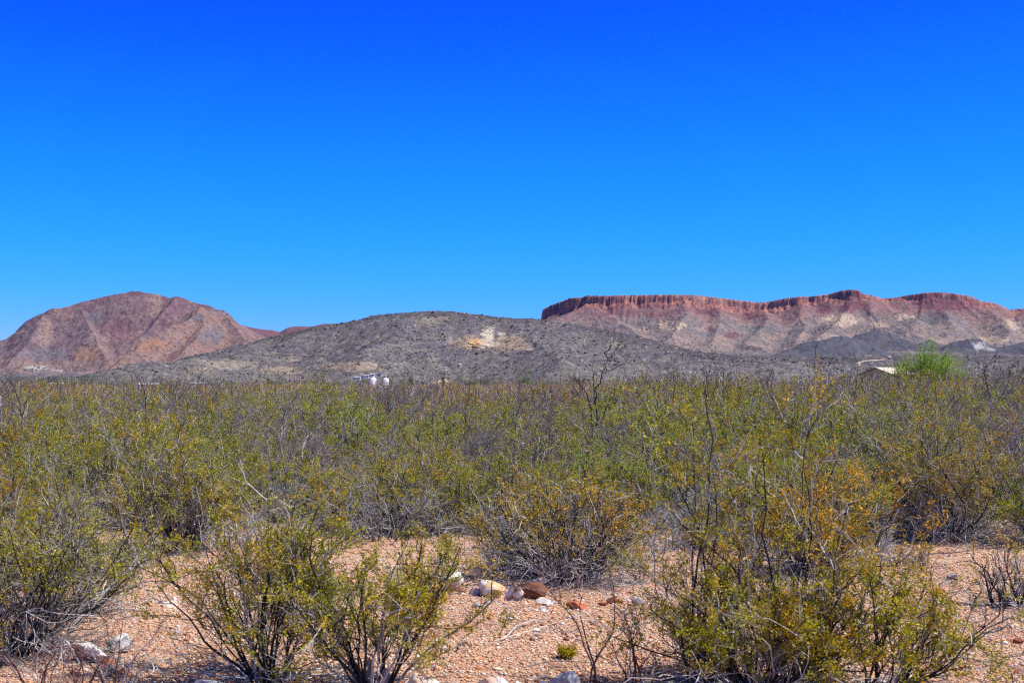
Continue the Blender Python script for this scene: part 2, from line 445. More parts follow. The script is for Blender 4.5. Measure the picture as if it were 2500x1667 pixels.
# --- the mesa on the right, and its foothills
D2 = 5000
crest2 = [(1200, 830, 5600), (1300, 790, 5350), (1324, 778, 5300), (1327, 761, 5270), (1333, 750, 5230), (1346, 743, 5190), (1371, 734, 5150), (1393, 726, 5110), (1421, 725, 5070), (1432, 720, 5045), (1479, 721, 5020), (1550, 719, 5000), (1640, 718, 4985), (1695, 719, 4990), (1750, 725, 5010), (1805, 732, 5030), (1848, 737, 5045), (1878, 735, 5040), (1914, 727, 5020), (1951, 723, 5005), (1976, 723, 5010), (2024, 717, 4990), (2053, 708, 4965), (2075, 706, 4955), (2093, 707, 4958), (2108, 716, 4980), (2126, 719, 5010), (2152, 727, 5040), (2170, 727, 5050), (2196, 723, 5030), (2225, 718, 5005), (2262, 713, 4985), (2298, 712, 4975), (2335, 716, 4980), (2371, 722, 5000), (2397, 734, 5030), (2426, 738, 5060), (2444, 746, 5090), (2466, 756, 5120), (2481, 753, 5120), (2500, 752, 5120), (2560, 757, 5130), (2640, 775, 5150), (2800, 790, 5150)]
rid2 = [dict(p=crest2, s=0.62, L=190, flute=0.2, fw=34, fd=60, tail=0.10,
             cliff=([1200, 1320, 1400, 1432, 1700, 1860, 1950, 2020, 2060, 2100, 2125, 2180, 2240, 2300, 2380, 2430, 2800], [50, 52, 46, 38, 36, 38, 30, 26, 38, 36, 8, 10, 30, 40, 32, 12, 10]))]
def spur2(*p, **k):
    d = dict(p=pts(zoomC, 0, *p), s=0.42, L=220, flute=0.3, fw=34, fd=30, tail=0.05); d.update(k); rid2.append(d)
spur2((80, 250, 4900), (100, 320, 4800), (40, 400, 4650), (0, 470, 4500))
spur2((-560, 250, 4990), (-400, 330, 4850), (-300, 400, 4700), (-180, 480, 4500))
spur2((300, 270, 4930), (330, 340, 4800), (300, 430, 4650), (260, 520, 4450))
spur2((620, 290, 4950), (650, 350, 4830), (590, 420, 4700), (480, 520, 4500), (640, 560, 4300))
spur2((880, 240, 4930), (850, 330, 4830), (900, 400, 4700), (820, 500, 4500))
spur2((1200, 240, 4920), (1180, 290, 4850), (1140, 315, 4700), (1120, 360, 4600), (1000, 450, 4450), (840, 560, 4250), s=0.5)
spur2((1420, 250, 4980), (1480, 310, 4850), (1560, 312, 4700), (1640, 360, 4600))
spur2((1350, 380, 4600), (1500, 400, 4500), (1600, 430, 4400), s=0.4)
spur2((1800, 280, 4900), (1850, 340, 4780), (1900, 420, 4600), (1800, 500, 4400))
spur2((2100, 280, 4980), (2180, 330, 4800), (2260, 400, 4600), (2250, 470, 4400))
spur2((2300, 330, 4900), (2400, 400, 4700), (2500, 480, 4500))
spur2((850, 520, 4100), (950, 490, 4050), (1060, 468, 4020), (1160, 465, 4000), (1260, 490, 4000), (1340, 540, 3980), s=0.35, flute=0.12)       # dark hills
spur2((1260, 450, 4300), (1330, 428, 4280), (1430, 425, 4280), (1500, 470, 4250), s=0.35, flute=0.12)
spur2((1690, 500, 4150), (1730, 482, 4120), (1780, 510, 4100), s=0.35, flute=0.12)
spur2((1760, 560, 4000), (1850, 515, 3980), (1960, 490, 3970), (2050, 488, 3970), (2120, 530, 3950), s=0.35, flute=0.15)
spur2((2180, 550, 3900), (2280, 510, 3900), (2400, 490, 3900), (2600, 480, 3900), s=0.35, flute=0.15)
spur2((-500, 560, 4200), (0, 560, 4150), (800, 575, 4100), (1600, 570, 4000), (2500, 570, 3900), (2900, 560, 3900), s=0.10, L=400, tail=0.05)
NR2 = len(rid2)
def col2(X, Y, Z, w, info):
    PX = X / Y * F + 1250; PY = HZ - (Z - CAM_Z) / Y * F
    d0, h0, a0, s0 = info[0]
    n = fbm(X / 70, Y / 70, 5, 0.6)
    C = np.tile(np.array((0.285, 0.195, 0.16)), X.shape + (1,))
    C = lerp(C, np.array((0.185, 0.15, 0.145)), np.clip(0.45 + 1.0 * n, 0, 1))
    drop = np.maximum(h0 - Z, 0)
    tal = sstep(120, 60, drop + 25 * n) * (s0 < 0)
    C = lerp(C, np.array((0.25, 0.12, 0.11)), tal * 0.8)
    ch = np.interp(PX, *rid2[0]['cliff'])
    cliff = sstep(1.25, 0.95, drop / (ch + 6) + 0.12 * n) * (s0 < 3) * (drop > 1.5)
    streak = fbm(a0 / 14.0, Z / 50, 4, 0.85)
    cc = lerp(np.tile(np.array((0.21, 0.085, 0.08)), X.shape + (1,)), np.array((0.50, 0.215, 0.14)), np.clip(0.45 + 0.8 * streak, 0, 1))
    cc = lerp(cc, np.array((0.15, 0.06, 0.07)), np.clip(blob(PX, PY, 2078, 720, 35, 20) + blob(PX, PY, 2290, 730, 95, 22) * 0.6, 0, 1) * 0.8)
    C = C * (1 - cliff[..., None]) + cc * cliff[..., None]
    def Zc(x, y, rx, ry): a, b = zoomC(x, y); return blob(PX, PY, a, b, rx / 2.735, ry / 2.735)
    C = lerp(C, np.array((0.165, 0.06, 0.075)), 0.85 * np.clip(Zc(1200, 270, 110, 50) + Zc(1020, 290, 60, 40) + Zc(1850, 260, 260, 45) + Zc(240, 300, 100, 30) + Zc(520, 330, 60, 30) + Zc(400, 460, 70, 30) + Zc(260, 420, 30, 25), 0, 1))
    C = lerp(C, np.array((0.2, 0.075, 0.08)), 0.6 * np.clip(Zc(-330, 310, 160, 25) + Zc(-90, 320, 90, 30), 0, 1))
    C = lerp(C, np.array((0.50, 0.36, 0.25)), 0.75 * np.clip(Zc(1130, 360, 140, 45) + Zc(1550, 340, 90, 30) + Zc(1400, 390, 80, 25) + Zc(850, 570, 110, 25) + Zc(2260, 390, 80, 40) + Zc(2150, 490, 130, 30) + Zc(0, 390, 120, 40), 0, 1))
    C = lerp(C, np.array((0.13, 0.135, 0.125)), 0.55 * np.clip(Zc(550, 420, 160, 30) + Zc(1750, 340, 130, 40) + Zc(900, 430, 90, 20), 0, 1))
    dark = np.clip(w[12] + w[13] + w[14] + w[15] + w[16], 0, 1)
    dark = sstep(0.35, 0.65, dark + 0.15 * n)
    C = lerp(C, DGREY * 1.25, 0.92 * dark)
    C = lerp(C, WHITE * 0.85, 0.9 * 0.8 * np.clip(Zc(2060, 530, 60, 28) + Zc(2130, 555, 60, 10) + Zc(1090, 462, 40, 4), 0, 1))
    low = sstep(0.4, 0.7, w[17]) * sstep(855, 866, PY + 3 * n)
    C = lerp(C, np.array((0.15, 0.135, 0.13)), 0.85 * low)
    C *= (1 + 0.16 * fbm(X / 12, Y / 12, 3))[..., None]
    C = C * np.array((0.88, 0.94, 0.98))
    return np.clip(C, 0.02, 0.8)
M2 = hillmat('mesa_rock', 0.02, 0.2, 5, 0.04, dots=(0.085, 0.26, (0.09, 0.08, 0.075)))
xs2 = np.linspace((1190 - 1250) / F * 5300, (2640 - 1250) / F * 5000, 900)
ys2 = axis((3000, 3900, 40), (3900, 4900, 190), (4900, 5140, 110), (5140, 5400, 60), (5400, 5900, 12))
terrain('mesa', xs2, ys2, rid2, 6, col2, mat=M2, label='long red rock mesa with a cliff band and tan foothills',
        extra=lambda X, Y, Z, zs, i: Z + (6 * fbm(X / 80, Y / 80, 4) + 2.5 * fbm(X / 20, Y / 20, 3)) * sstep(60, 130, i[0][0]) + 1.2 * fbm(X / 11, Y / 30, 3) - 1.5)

# --- middle hill
D3 = 1800
rid3 = [
    dict(p=[(560, 862, 1900), (625, 832, 1850), (661, 821, 1830), (696, 816, 1820), (750, 802, 1810), (786, 795, 1800), (832, 788, 1800), (871, 781, 1800), (893, 775, 1800), (907, 770, 1800), (943, 766, 1800), (1014, 761, 1800), (1068, 758, 1800), (1103, 760, 1800), (1139, 764, 1800), (1175, 768, 1800), (1211, 773, 1800), (1257, 777, 1800), (1282, 776, 1800), (1328, 780, 1800), (1371, 787, 1800), (1425, 795, 1800), (1461, 800, 1800), (1514, 811, 1780), (1568, 823, 1760), (1639, 840, 1740), (1695, 856, 1720), (1786, 866, 1700), (1896, 870, 1700), (2005, 873, 1700), (2150, 869, 1700), (2298, 864, 1700), (2500, 870, 1700), (2700, 865, 1700), (2900, 880, 1700)], s=0.30, L=330, flute=0.2, fw=55, fd=90, tail=0.012),
    dict(p=[(640, 835, 1800), (600, 860, 1650), (536, 871, 1560), (470, 880, 1500), (411, 889, 1480), (364, 880, 1480), (300, 898, 1460), (240, 915, 1440), (100, 928, 1440)], s=0.22, L=200, flute=0.3, fw=30, fd=40, tail=0.05),
    dict(p=[(1000, 775, 1760), (960, 820, 1620), (900, 860, 1450), (880, 890, 1300)], s=0.22, L=200, flute=0.3, fw=30, fd=40, tail=0.14),
    dict(p=[(1250, 790, 1760), (1300, 830, 1600), (1350, 865, 1400), (1380, 895, 1200)], s=0.2, L=200, flute=0.3, fw=30, fd=40, tail=0.14),
    dict(p=[(1090, 858, 1560), (1150, 855, 1550), (1300, 856, 1540), (1420, 858, 1540), (1500, 862, 1530)], s=0.25, L=120, flute=0.15, fw=30, fd=40, tail=0.12),
]
def px3(X, Y, Z):
    return X / Y * F + 1250, HZ - (Z - CAM_Z) / Y * F
def col3(X, Y, Z, w, info):
    PX, PY = px3(X, Y, Z)
    n = fbm(X / 35, Y / 35, 5, 0.6); n2 = fbm(X / 8, Y / 8, 4, 0.7)
    C = np.tile(np.array((0.165, 0.142, 0.155)), X.shape + (1,))
    C = lerp(C, np.array((0.25, 0.22, 0.18)), np.clip(0.2 + 0.9 * n, 0, 1) * 0.75)
    C = lerp(C, np.array((0.11, 0.10, 0.12)), np.clip(0.1 + 1.1 * n2, 0, 1) * 0.7)
    top = sstep(60, 0, info[0][0])
    C = lerp(C, np.array((0.10, 0.085, 0.095)), top * 0.7)
    def B(x, y, rx, ry): return blob(PX, PY, x, y, rx, ry)
    C = lerp(C, np.array((0.40, 0.29, 0.21)), 0.85 * np.clip(B(860, 895, 90, 14) + B(690, 905, 60, 12) + B(480, 905, 40, 10) + B(1150, 835, 55, 20) + B(1240, 838, 70, 22) + B(1265, 850, 40, 8), 0, 1))
    C = lerp(C, np.array((0.33, 0.27, 0.21)), 0.7 * np.clip(B(1045, 782, 30, 13) + B(1080, 778, 18, 10) + B(1500, 838, 25, 8) + B(700, 877, 25, 8) + B(805, 893, 12, 7) + B(560, 890, 90, 14), 0, 1))
    C = lerp(C, np.array((0.52, 0.46, 0.35)), 0.9 * np.clip(B(1192, 818, 18, 18) + B(1185, 838, 22, 12) + B(1225, 816, 14, 5) + B(1290, 852, 14, 3), 0, 1))
    C = lerp(C, np.array((0.62, 0.38, 0.17)), 0.9 * np.clip(B(1160, 835, 20, 10), 0, 1))
    C = lerp(C, np.array((0.21, 0.19, 0.165)), 0.5 * sstep(885, 915, PY + 8 * n))
    C = lerp(C, np.array((0.085, 0.095, 0.075)), 0.75 * sstep(908, 918, PY + 5 * n) * sstep(360, 200, PX))
    C *= 0.80; C = C * np.array((0.98, 1.01, 1.0))
    fleck = pnoise(X / 3.1, Y / 3.1)
    C = lerp(C, np.array((0.5, 0.47, 0.43)), sstep(0.50, 0.7, fleck) * 0.6)
    return np.clip(C, 0.02, 0.8)
M3 = hillmat('hill_soil', 0.12, 0.42, 2.2, 0.2)
xs3 = np.linspace((60 - 1250) / F * 1850, (2680 - 1250) / F * 1700, 900)
ys3 = axis((640, 1200, 90), (1200, 1860, 260), (1860, 2300, 20))
hill, HX, HY, HZt, HC = terrain('middle_hill', xs3, ys3, rid3, 3, col3, mat=M3, label='long grey scrub covered hill in the middle distance with a pale outcrop',
        extra=lambda X, Y, Z, zs, i: Z + (4.0 * fbm(X / 60, Y / 60, 4) + 2.0 * ridged(X / 38, Y / 110, 3)) * sstep(0, 60, i[0][0]) + 0.7 * fbm(X / 9, Y / 9, 3))

def hill_h(x, y):
    fx = (np.asarray(x) - xs3[0]) / (xs3[1] - xs3[0]); ix = np.clip(fx.astype(int), 0, len(xs3) - 2); tx = np.clip(fx - ix, 0, 1)
    iy = np.clip(np.searchsorted(ys3, y) - 1, 0, len(ys3) - 2); ty = np.clip((y - ys3[iy]) / (ys3[iy + 1] - ys3[iy]), 0, 1)
    z = HZt
    return (z[iy, ix] * (1 - tx) + z[iy, ix + 1] * tx) * (1 - ty) + (z[iy + 1, ix] * (1 - tx) + z[iy + 1, ix + 1] * tx) * ty

# scrub on the middle hill: far too many to count
def low_blobs(P, S, col, tall=0.7):
    """small uneven clumps: 6 vertices, 8 faces each"""
    n = len(P)
    base_ = np.array([(1, 0, 0), (0, 1, 0), (-1, 0, 0), (0, -1, 0), (0, 0, 1), (0, 0, -0.6)], float)
    V = base_[None] * (S[:, None, None] * rng.uniform(0.6, 1.3, (n, 6, 1)))
    V[:, :, 2] *= tall
    a = rng.uniform(0, 6.28, n); ca, sa = np.cos(a), np.sin(a)
    V = np.stack([V[..., 0] * ca[:, None] - V[..., 1] * sa[:, None], V[..., 0] * sa[:, None] + V[..., 1] * ca[:, None], V[..., 2]], -1)
    V += P[:, None, :]
    T = np.array([(0, 1, 4), (1, 2, 4), (2, 3, 4), (3, 0, 4), (1, 0, 5), (2, 1, 5), (3, 2, 5), (0, 3, 5)])
    return V.reshape(-1, 3), (T[None] + 6 * np.arange(n)[:, None, None]).reshape(-1, 3), np.repeat(col, 6, 0)
M_SCRUB = attr_mat('scrub_foliage', 0.9, 0.1, nscale=0.8, namp=0.3)[0]
n = 62000
yy = 700 + (1830 - 700) * rng.random(n) ** 0.8
xx = (rng.uniform(80, 2640, n) - 1250) / F * yy
dens = fbm(xx / 40, yy / 40, 3)
pxx, pyy = px3(xx, yy, hill_h(xx, yy))
keep = (dens + rng.normal(0, 0.5, n) > -0.3) & ~((abs(pxx - 1190) < 40) & (abs(pyy - 825) < 24))
xx, yy = xx[keep], yy[keep]; n = len(xx)
zz = hill_h(xx, yy)
ok = zz > 0.3
xx, yy, zz = xx[ok], yy[ok], zz[ok]; n = len(xx)
S = rng.gamma(4, 0.16, n) * np.interp(yy, [700, 1800], [0.75, 1.25]); 
cols = np.where(rng.random((n, 1)) < 0.6, np.array((0.075, 0.07, 0.072)), np.array((0.10, 0.105, 0.065))) * rng.uniform(0.6, 1.4, (n, 1))
G = Geo(); v, f, c = low_blobs(np.stack([xx, yy, zz + S * 0.3], -1), S, cols); G.add(v, [f], c)
tag(link('hillside_scrub', G.mesh('hillside_scrub', M_SCRUB)), 'dark low scrub dotted all over the middle hill', 'scrub', kind='stuff')

# pale rock outcrop on the middle hill
def rock_mesh(name, sx, sy, sz, colA, colB, seed, sub=3, sharp=0.45, mat=None, split=0.0, cs=2.0):
    import bmesh
    bm = bmesh.new(); bmesh.ops.create_icosphere(bm, subdivisions=sub, radius=1.0)
    rr = random.Random(seed)
    # cut with random planes for facets
    pl = []
    for k in range(9):
        d = Vector((rr.gauss(0, 1), rr.gauss(0, 1), rr.gauss(0, 1))).normalized(); pl.append((d, rr.uniform(0.32, 0.68)))
    off = Vector((rr.uniform(-50, 50), rr.uniform(-50, 50), seed * 3.7))
    cols_ = []
    for v in bm.verts:
        p = v.co.copy()
        for d, t in pl:
            s = p.dot(d)
            if s > t: p -= d * (s - t) * (0.5 + sharp)
        nn = mnoise.fractal(p * 2.2 + off, 1.0, 2.0, 4)
        p *= 1 + 0.09 * nn + 0.03 * mnoise.noise(p * 7 + off)
        v.co = p
        q = mnoise.fractal(p * cs + off * 1.3, 1.0, 2.0, 3) + split * p.x
        t = min(1, max(0, 0.5 + 2.2 * q))
        g = 1 + 0.18 * mnoise.noise(p * 9 + off)
        cols_.append([(a * (1 - t) + b * t) * g for a, b in zip(colA, colB)])
    V = np.array([v.co[:] for v in bm.verts]); V *= (sx / 2 / np.abs(V[:, 0]).max(), sy / 2 / np.abs(V[:, 1]).max(), sz / 2 / np.abs(V[:, 2]).max())
    V[:, 2] += sz / 2
    Fc = np.array([[q.index for q in f.verts] for f in bm.faces]); bm.free()
    return mesh_obj(name, V, [Fc], mat or M_ROCK, np.array(cols_), smooth=False)

M_OUT = attr_mat('outcrop_rock', 0.9, 0.1, nscale=0.3, namp=0.25, bump=0.4, bscale=0.7)[0]
outc = tag(link('rock_outcrop', None, loc=(pix(1190, 840, 1600)[0], 1600, 0)), 'cream and ochre rock outcrop on the slope of the middle hill', 'rock outcrop')
tri = [(1186, 806), (1192, 800), (1197, 812)]
vs = [rock_mesh('boulder', 1, 1, 1, (0.64, 0.56, 0.42), (0.44, 0.36, 0.26), 400 + k, sub=2, mat=M_OUT) for k in range(4)] + \
     [rock_mesh('boulder', 1, 1, 1, (0.62, 0.38, 0.16), (0.5, 0.33, 0.2), 410 + k, sub=2, mat=M_OUT) for k in range(2)]
def on_hill(px, py):
    ys = np.linspace(900, 1795, 700); xs = (px - 1250) / F * ys
    h = hill_h(xs, ys); P = HZ - (h - CAM_Z) / ys * F
    k = np.argmax(P <= py) if (P <= py).any() else len(ys) - 1
    return xs[k], ys[k], h[k]
for k in range(130):
    t = rng.random() ** 0.8
    py = 799 + t * 48; px = 1194 - t * 14 + rng.normal() * (5 + 13 * t)
    if k > 110: px, py = rng.uniform(1212, 1240), rng.uniform(811, 818)
    o_ = px < 1175 and t > 0.4
    x, y, z = on_hill(px, py)
    me = vs[4 + k % 2] if o_ else vs[k % 4]
    s = rng.uniform(2.5, 6.5) * (0.5 if k > 110 else 1)
    b = link('boulder', me, outc, (x - outc.location.x, y - outc.location.y, z - 0.35 * s)); b.scale = (s, s, s * rng.uniform(0.35, 0.65)); b.rotation_euler = (rng.uniform(-.3, .3), rng.uniform(-.3, .3), rng.uniform(0, 6))

# tan bare earth mound in front of the middle hill, and the pale road
mx_, my_ = np.meshgrid(np.linspace(-1, 1, 50), np.linspace(-1, 1, 20))
mz = np.clip(1 - mx_ ** 2 - my_ ** 2, 0, 1) ** 0.7 * (1 + 0.35 * fbm(mx_ * 4, my_ * 3, 3)) * (0.5 + 0.5 * mx_.clip(-0.5, .5))
c0 = pix(1060, 940, 690)
mm = attr_mat('bare_earth', 0.95, 0.05, nscale=0.5, namp=0.15)[0]
mound = link('earth_mound', mesh_obj('earth_mound', np.stack([c0[0] + mx_ * 15, 690 + my_ * 8, mz * 6.2 - 0.2], -1).reshape(-1, 3), [grid_faces(50, 20)], mm, np.tile((0.68, 0.47, 0.26), (1000, 1)), smooth=True))
tag(mound, 'bare tan earth mound at the foot of the middle hill', 'earth mound')

def ribbon(name, pixs, D_w, mat, col, label):
    P = []
    for px, py in pixs: P.append(on_hill(px, py))
    P = np.array(P)
    t = np.linspace(0, len(P) - 1, 60); Q = np.stack([np.interp(t, range(len(P)), P[:, k]) for k in range(3)], -1)
    T = np.gradient(Q, axis=0); T[:, 2] = 0; T /= np.linalg.norm(T, axis=1, keepdims=True) + 1e-9
    S_ = np.stack([T[:, 1], -T[:, 0], T[:, 2] * 0], -1)
    rows = []
    for s in np.linspace(-1, 1, 5):
        q = Q + S_ * s * D_w; q[:, 2] = hill_h(q[:, 0], q[:, 1]) + 0.45; rows.append(q)
    V = np.stack(rows, 0)
    tag(link(name, mesh_obj(name, V.reshape(-1, 3), [grid_faces(60, 5)], mat, np.tile(col, (300, 1)), smooth=True)), label, kind='structure')
ribbon('dirt_road', [(2098, 893), (2094, 889), (2100, 885), (2120, 882), (2145, 880), (2168, 878.5)], 2.2, mm, (0.4, 0.32, 0.27), 'pale dirt road crossing the slope at the right')

# ------------------------------------------------------------------ plants
def wander(P0, D0, Ln, K, jit, up, seed_ax=None):
    """random walks from P0 (N,3) along D0 (N,3), length Ln (N,), K points"""
    n_ = len(P0); P = np.zeros((n_, K, 3)); P[:, 0] = P0; d = D0 / (np.linalg.norm(D0, axis=1, keepdims=True) + 1e-9)
    st = (Ln / (K - 1))[:, None]
    for k in range(1, K):
        P[:, k] = P[:, k - 1] + d * st
        d = d + rng.normal(0, jit, (n_, 3)) + np.array((0, 0, up)); d /= np.linalg.norm(d, axis=1, keepdims=True)
    return P, d

def sample_on(P, per, t0, t1=1.0):
    """start points along the polylines: position, tangent, t, parent"""
    n_, K, _ = P.shape
    idx = np.repeat(np.arange(n_), per); t = rng.uniform(t0, t1, len(idx))
    f = t * (K - 1); i = np.clip(f.astype(int), 0, K - 2); w = (f - i)[:, None]
    pos = P[idx, i] * (1 - w) + P[idx, i + 1] * w
    tan = P[idx, i + 1] - P[idx, i]; tan /= np.linalg.norm(tan, axis=1, keepdims=True) + 1e-9
    return pos, tan, t, idx

def taper(r0, r1, K, n_):
    r0 = np.broadcast_to(r0, (n_,)); r1 = np.broadcast_to(r1, (n_,))
    return r0[:, None] + (r1 - r0)[:, None] * np.linspace(0, 1, K)[None]

def add_leaves(G, pos, size, aspect, col):
    n_ = len(pos)
    a = rng.normal(size=(n_, 3)); a[:, 2] = np.abs(a[:, 2]) * 0.8; a /= np.linalg.norm(a, axis=1, keepdims=True)
    b = np.cross(a, rng.normal(size=(n_, 3))); b /= np.linalg.norm(b, axis=1, keepdims=True) + 1e-9
    s = (size * rng.uniform(0.65, 1.35, n_))[:, None]
    V = np.stack([pos, pos + a * s * 0.5 + b * s * aspect / 2, pos + a * s, pos + a * s * 0.5 - b * s * aspect / 2], 1)
    q = np.arange(n_ * 4).reshape(-1, 4)
    G.add(V, [q], np.repeat(col, 4, 0))

DARKB = np.array((0.032, 0.027, 0.026)); PALEB = np.array((0.54, 0.52, 0.49)); REDB = np.array((0.16, 0.075, 0.075)); PURB = np.array((0.15, 0.115, 0.115))
def bark(n_, A=DARKB, B=PALEB, p=0.25, var=0.3):
    t = (rng.random(n_) < p).astype(float) * rng.uniform(0.3, 1, n_)
    return (A[None] * (1 - t[:, None]) + B[None] * t[:, None]) * rng.uniform(1 - var, 1 + var, (n_, 1))

def creosote(name, H, W, ns=34, n1=6, n2=5, nl=12, leaf=0.015, gold=0.25, lean=(0, 0), thick=1.0, dead=26, leaf_t=0.45, sides=3, base_r=0.13, fresh=0.0, up=0.05, clump_t=0.0):
    """returns (branches, foliage, dead twigs) meshes"""
    GB, GL, GD = Geo(), Geo(), Geo()
    az = rng.uniform(0, 2 * np.pi, ns)
    tilt = np.arctan(W / 2 / H) * 1.5 * np.sqrt(rng.random(ns)) + 0.03
    r = base_r * np.sqrt(rng.random(ns))
    P0 = np.stack([r * np.cos(az), r * np.sin(az), np.full(ns, -0.03)], -1)
    D0 = np.stack([np.sin(tilt) * np.cos(az) + lean[0], np.sin(tilt) * np.sin(az) + lean[1], np.cos(tilt)], -1)
    Ls = H * rng.uniform(0.55, 0.92, ns)
    P, _ = wander(P0, D0, Ls, 12, 0.165, up)
    add_tubes(GB, P, taper(rng.uniform(0.0045, 0.0105, ns) * thick, 0.0026 * thick, 12, ns), bark(ns), 4)
    # first order
    p1, t1, u1, i1 = sample_on(P, n1, 0.22)
    D1_ = t1 + rng.normal(0, 0.6, t1.shape) + np.array((0, 0, 0.12))
    L1 = H * rng.uniform(0.16, 0.42, len(p1)) * (1.15 - 0.5 * u1)
    P1, _ = wander(p1, D1_, L1, 7, 0.30, 0.05)
    add_tubes(GB, P1, taper(0.0040 * thick, 0.0016 * thick, 7, len(p1)), bark(len(p1), p=0.45), sides)
    # twigs
    p2, t2, u2, i2 = sample_on(P1, n2, 0.25)
    D2_ = t2 + rng.normal(0, 0.55, t2.shape) + np.array((0, 0, 0.1))
    L2 = H * rng.uniform(0.05, 0.15, len(p2))
    P2, _ = wander(p2, D2_, L2, 4, 0.2, 0.04)
    add_tubes(GB, P2, taper(0.0019 * thick, 0.0010 * thick, 4, len(p2)), bark(len(p2), np.array((0.10, 0.085, 0.07)), p=0.5), 3)
    # foliage on the outer, higher twigs, in tufts
    tips = P2[:, -1]
    rad = np.hypot(tips[:, 0], tips[:, 1]) / (W / 2); hh = tips[:, 2] / H
    off = rng.uniform(0, 90, 2)
    clump = 1.15 * pnoise(tips[:, 0] * 3.4 + tips[:, 1] * 1.9 + off[0], tips[:, 2] * 3.4 - tips[:, 1] * 2.6 + off[1]) + 0.5 * pnoise(tips[:, 0] * 9 + off[1], tips[:, 2] * 8 + tips[:, 1] * 6)
    leafy = (hh + 0.35 * rad + rng.normal(0, 0.08, len(hh)) > leaf_t) & (clump > clump_t)
    idx = np.nonzero(leafy)[0]
    pl, _, ul, il = sample_on(P2[idx], int(nl * 2.1), 0.1, 1.05)
    pl = pl + rng.normal(0, 0.007 + leaf * 0.25, pl.shape)
    tw = idx[il]; par = i2[idx][il]
    hue = pnoise(tips[:, 0] * 2.6 + off[1], tips[:, 2] * 2.6 + tips[:, 1] * 2.2 + off[0]) + rng.normal(0, 0.10, len(tips))
    gq = np.quantile(hue, 1 - min(0.98, gold * 0.8)) if len(hue) else 0
    gb = rng.random(len(P1))
    green = np.array((0.27, 0.29, 0.004)); fr = np.array((0.33, 0.40, 0.005)); olive = np.array((0.50, 0.45, 0.006)); amber = np.array((0.48, 0.33, 0.007))
    c1 = green * (1 - gb[:, None]) + olive * gb[:, None]
    if fresh: c1 = np.where((rng.random(len(P1)) < fresh)[:, None], fr, c1)
    cl = np.where((hue > gq)[tw][:, None], amber, c1[par]) * rng.uniform(0.5, 1.5, (len(par), 1))
    add_leaves(GL, pl, leaf, 0.62, cl)
    # pale dead stems sprawling round the foot
    if dead:
        az = rng.uniform(0, 2 * np.pi, dead); ti = rng.uniform(0.6, 1.45, dead)
        P0 = np.stack([0.8 * base_r * np.cos(az), 0.8 * base_r * np.sin(az), np.full(dead, 0.01)], -1)
        D0 = np.stack([np.sin(ti) * np.cos(az), np.sin(ti) * np.sin(az), np.cos(ti)], -1)
        P, _ = wander(P0, D0, W * rng.uniform(0.25, 0.6, dead), 10, 0.30, -0.09)
        P[..., 2] = np.maximum(P[..., 2], 0.008)
        add_tubes(GD, P, taper(0.0050 * thick, 0.0018 * thick, 10, dead), bark(dead, PALEB * 1.15, DARKB, 0.25), 3)
        p1, t1, _, _ = sample_on(P, 6, 0.15)
        P1, _ = wander(p1, t1 + rng.normal(0, 0.6, t1.shape), W * rng.uniform(0.08, 0.28, len(p1)), 5, 0.28, -0.06)
        P1[..., 2] = np.maximum(P1[..., 2], 0.006)
        add_tubes(GD, P1, taper(0.0024 * thick, 0.0011 * thick, 5, len(p1)), bark(len(p1), PALEB, DARKB, 0.3), 3)
    return (GB.mesh('branches', M_BARK), GL.mesh('foliage', M_LEAF), GD.mesh('dead_twigs', M_BARK) if dead else None)

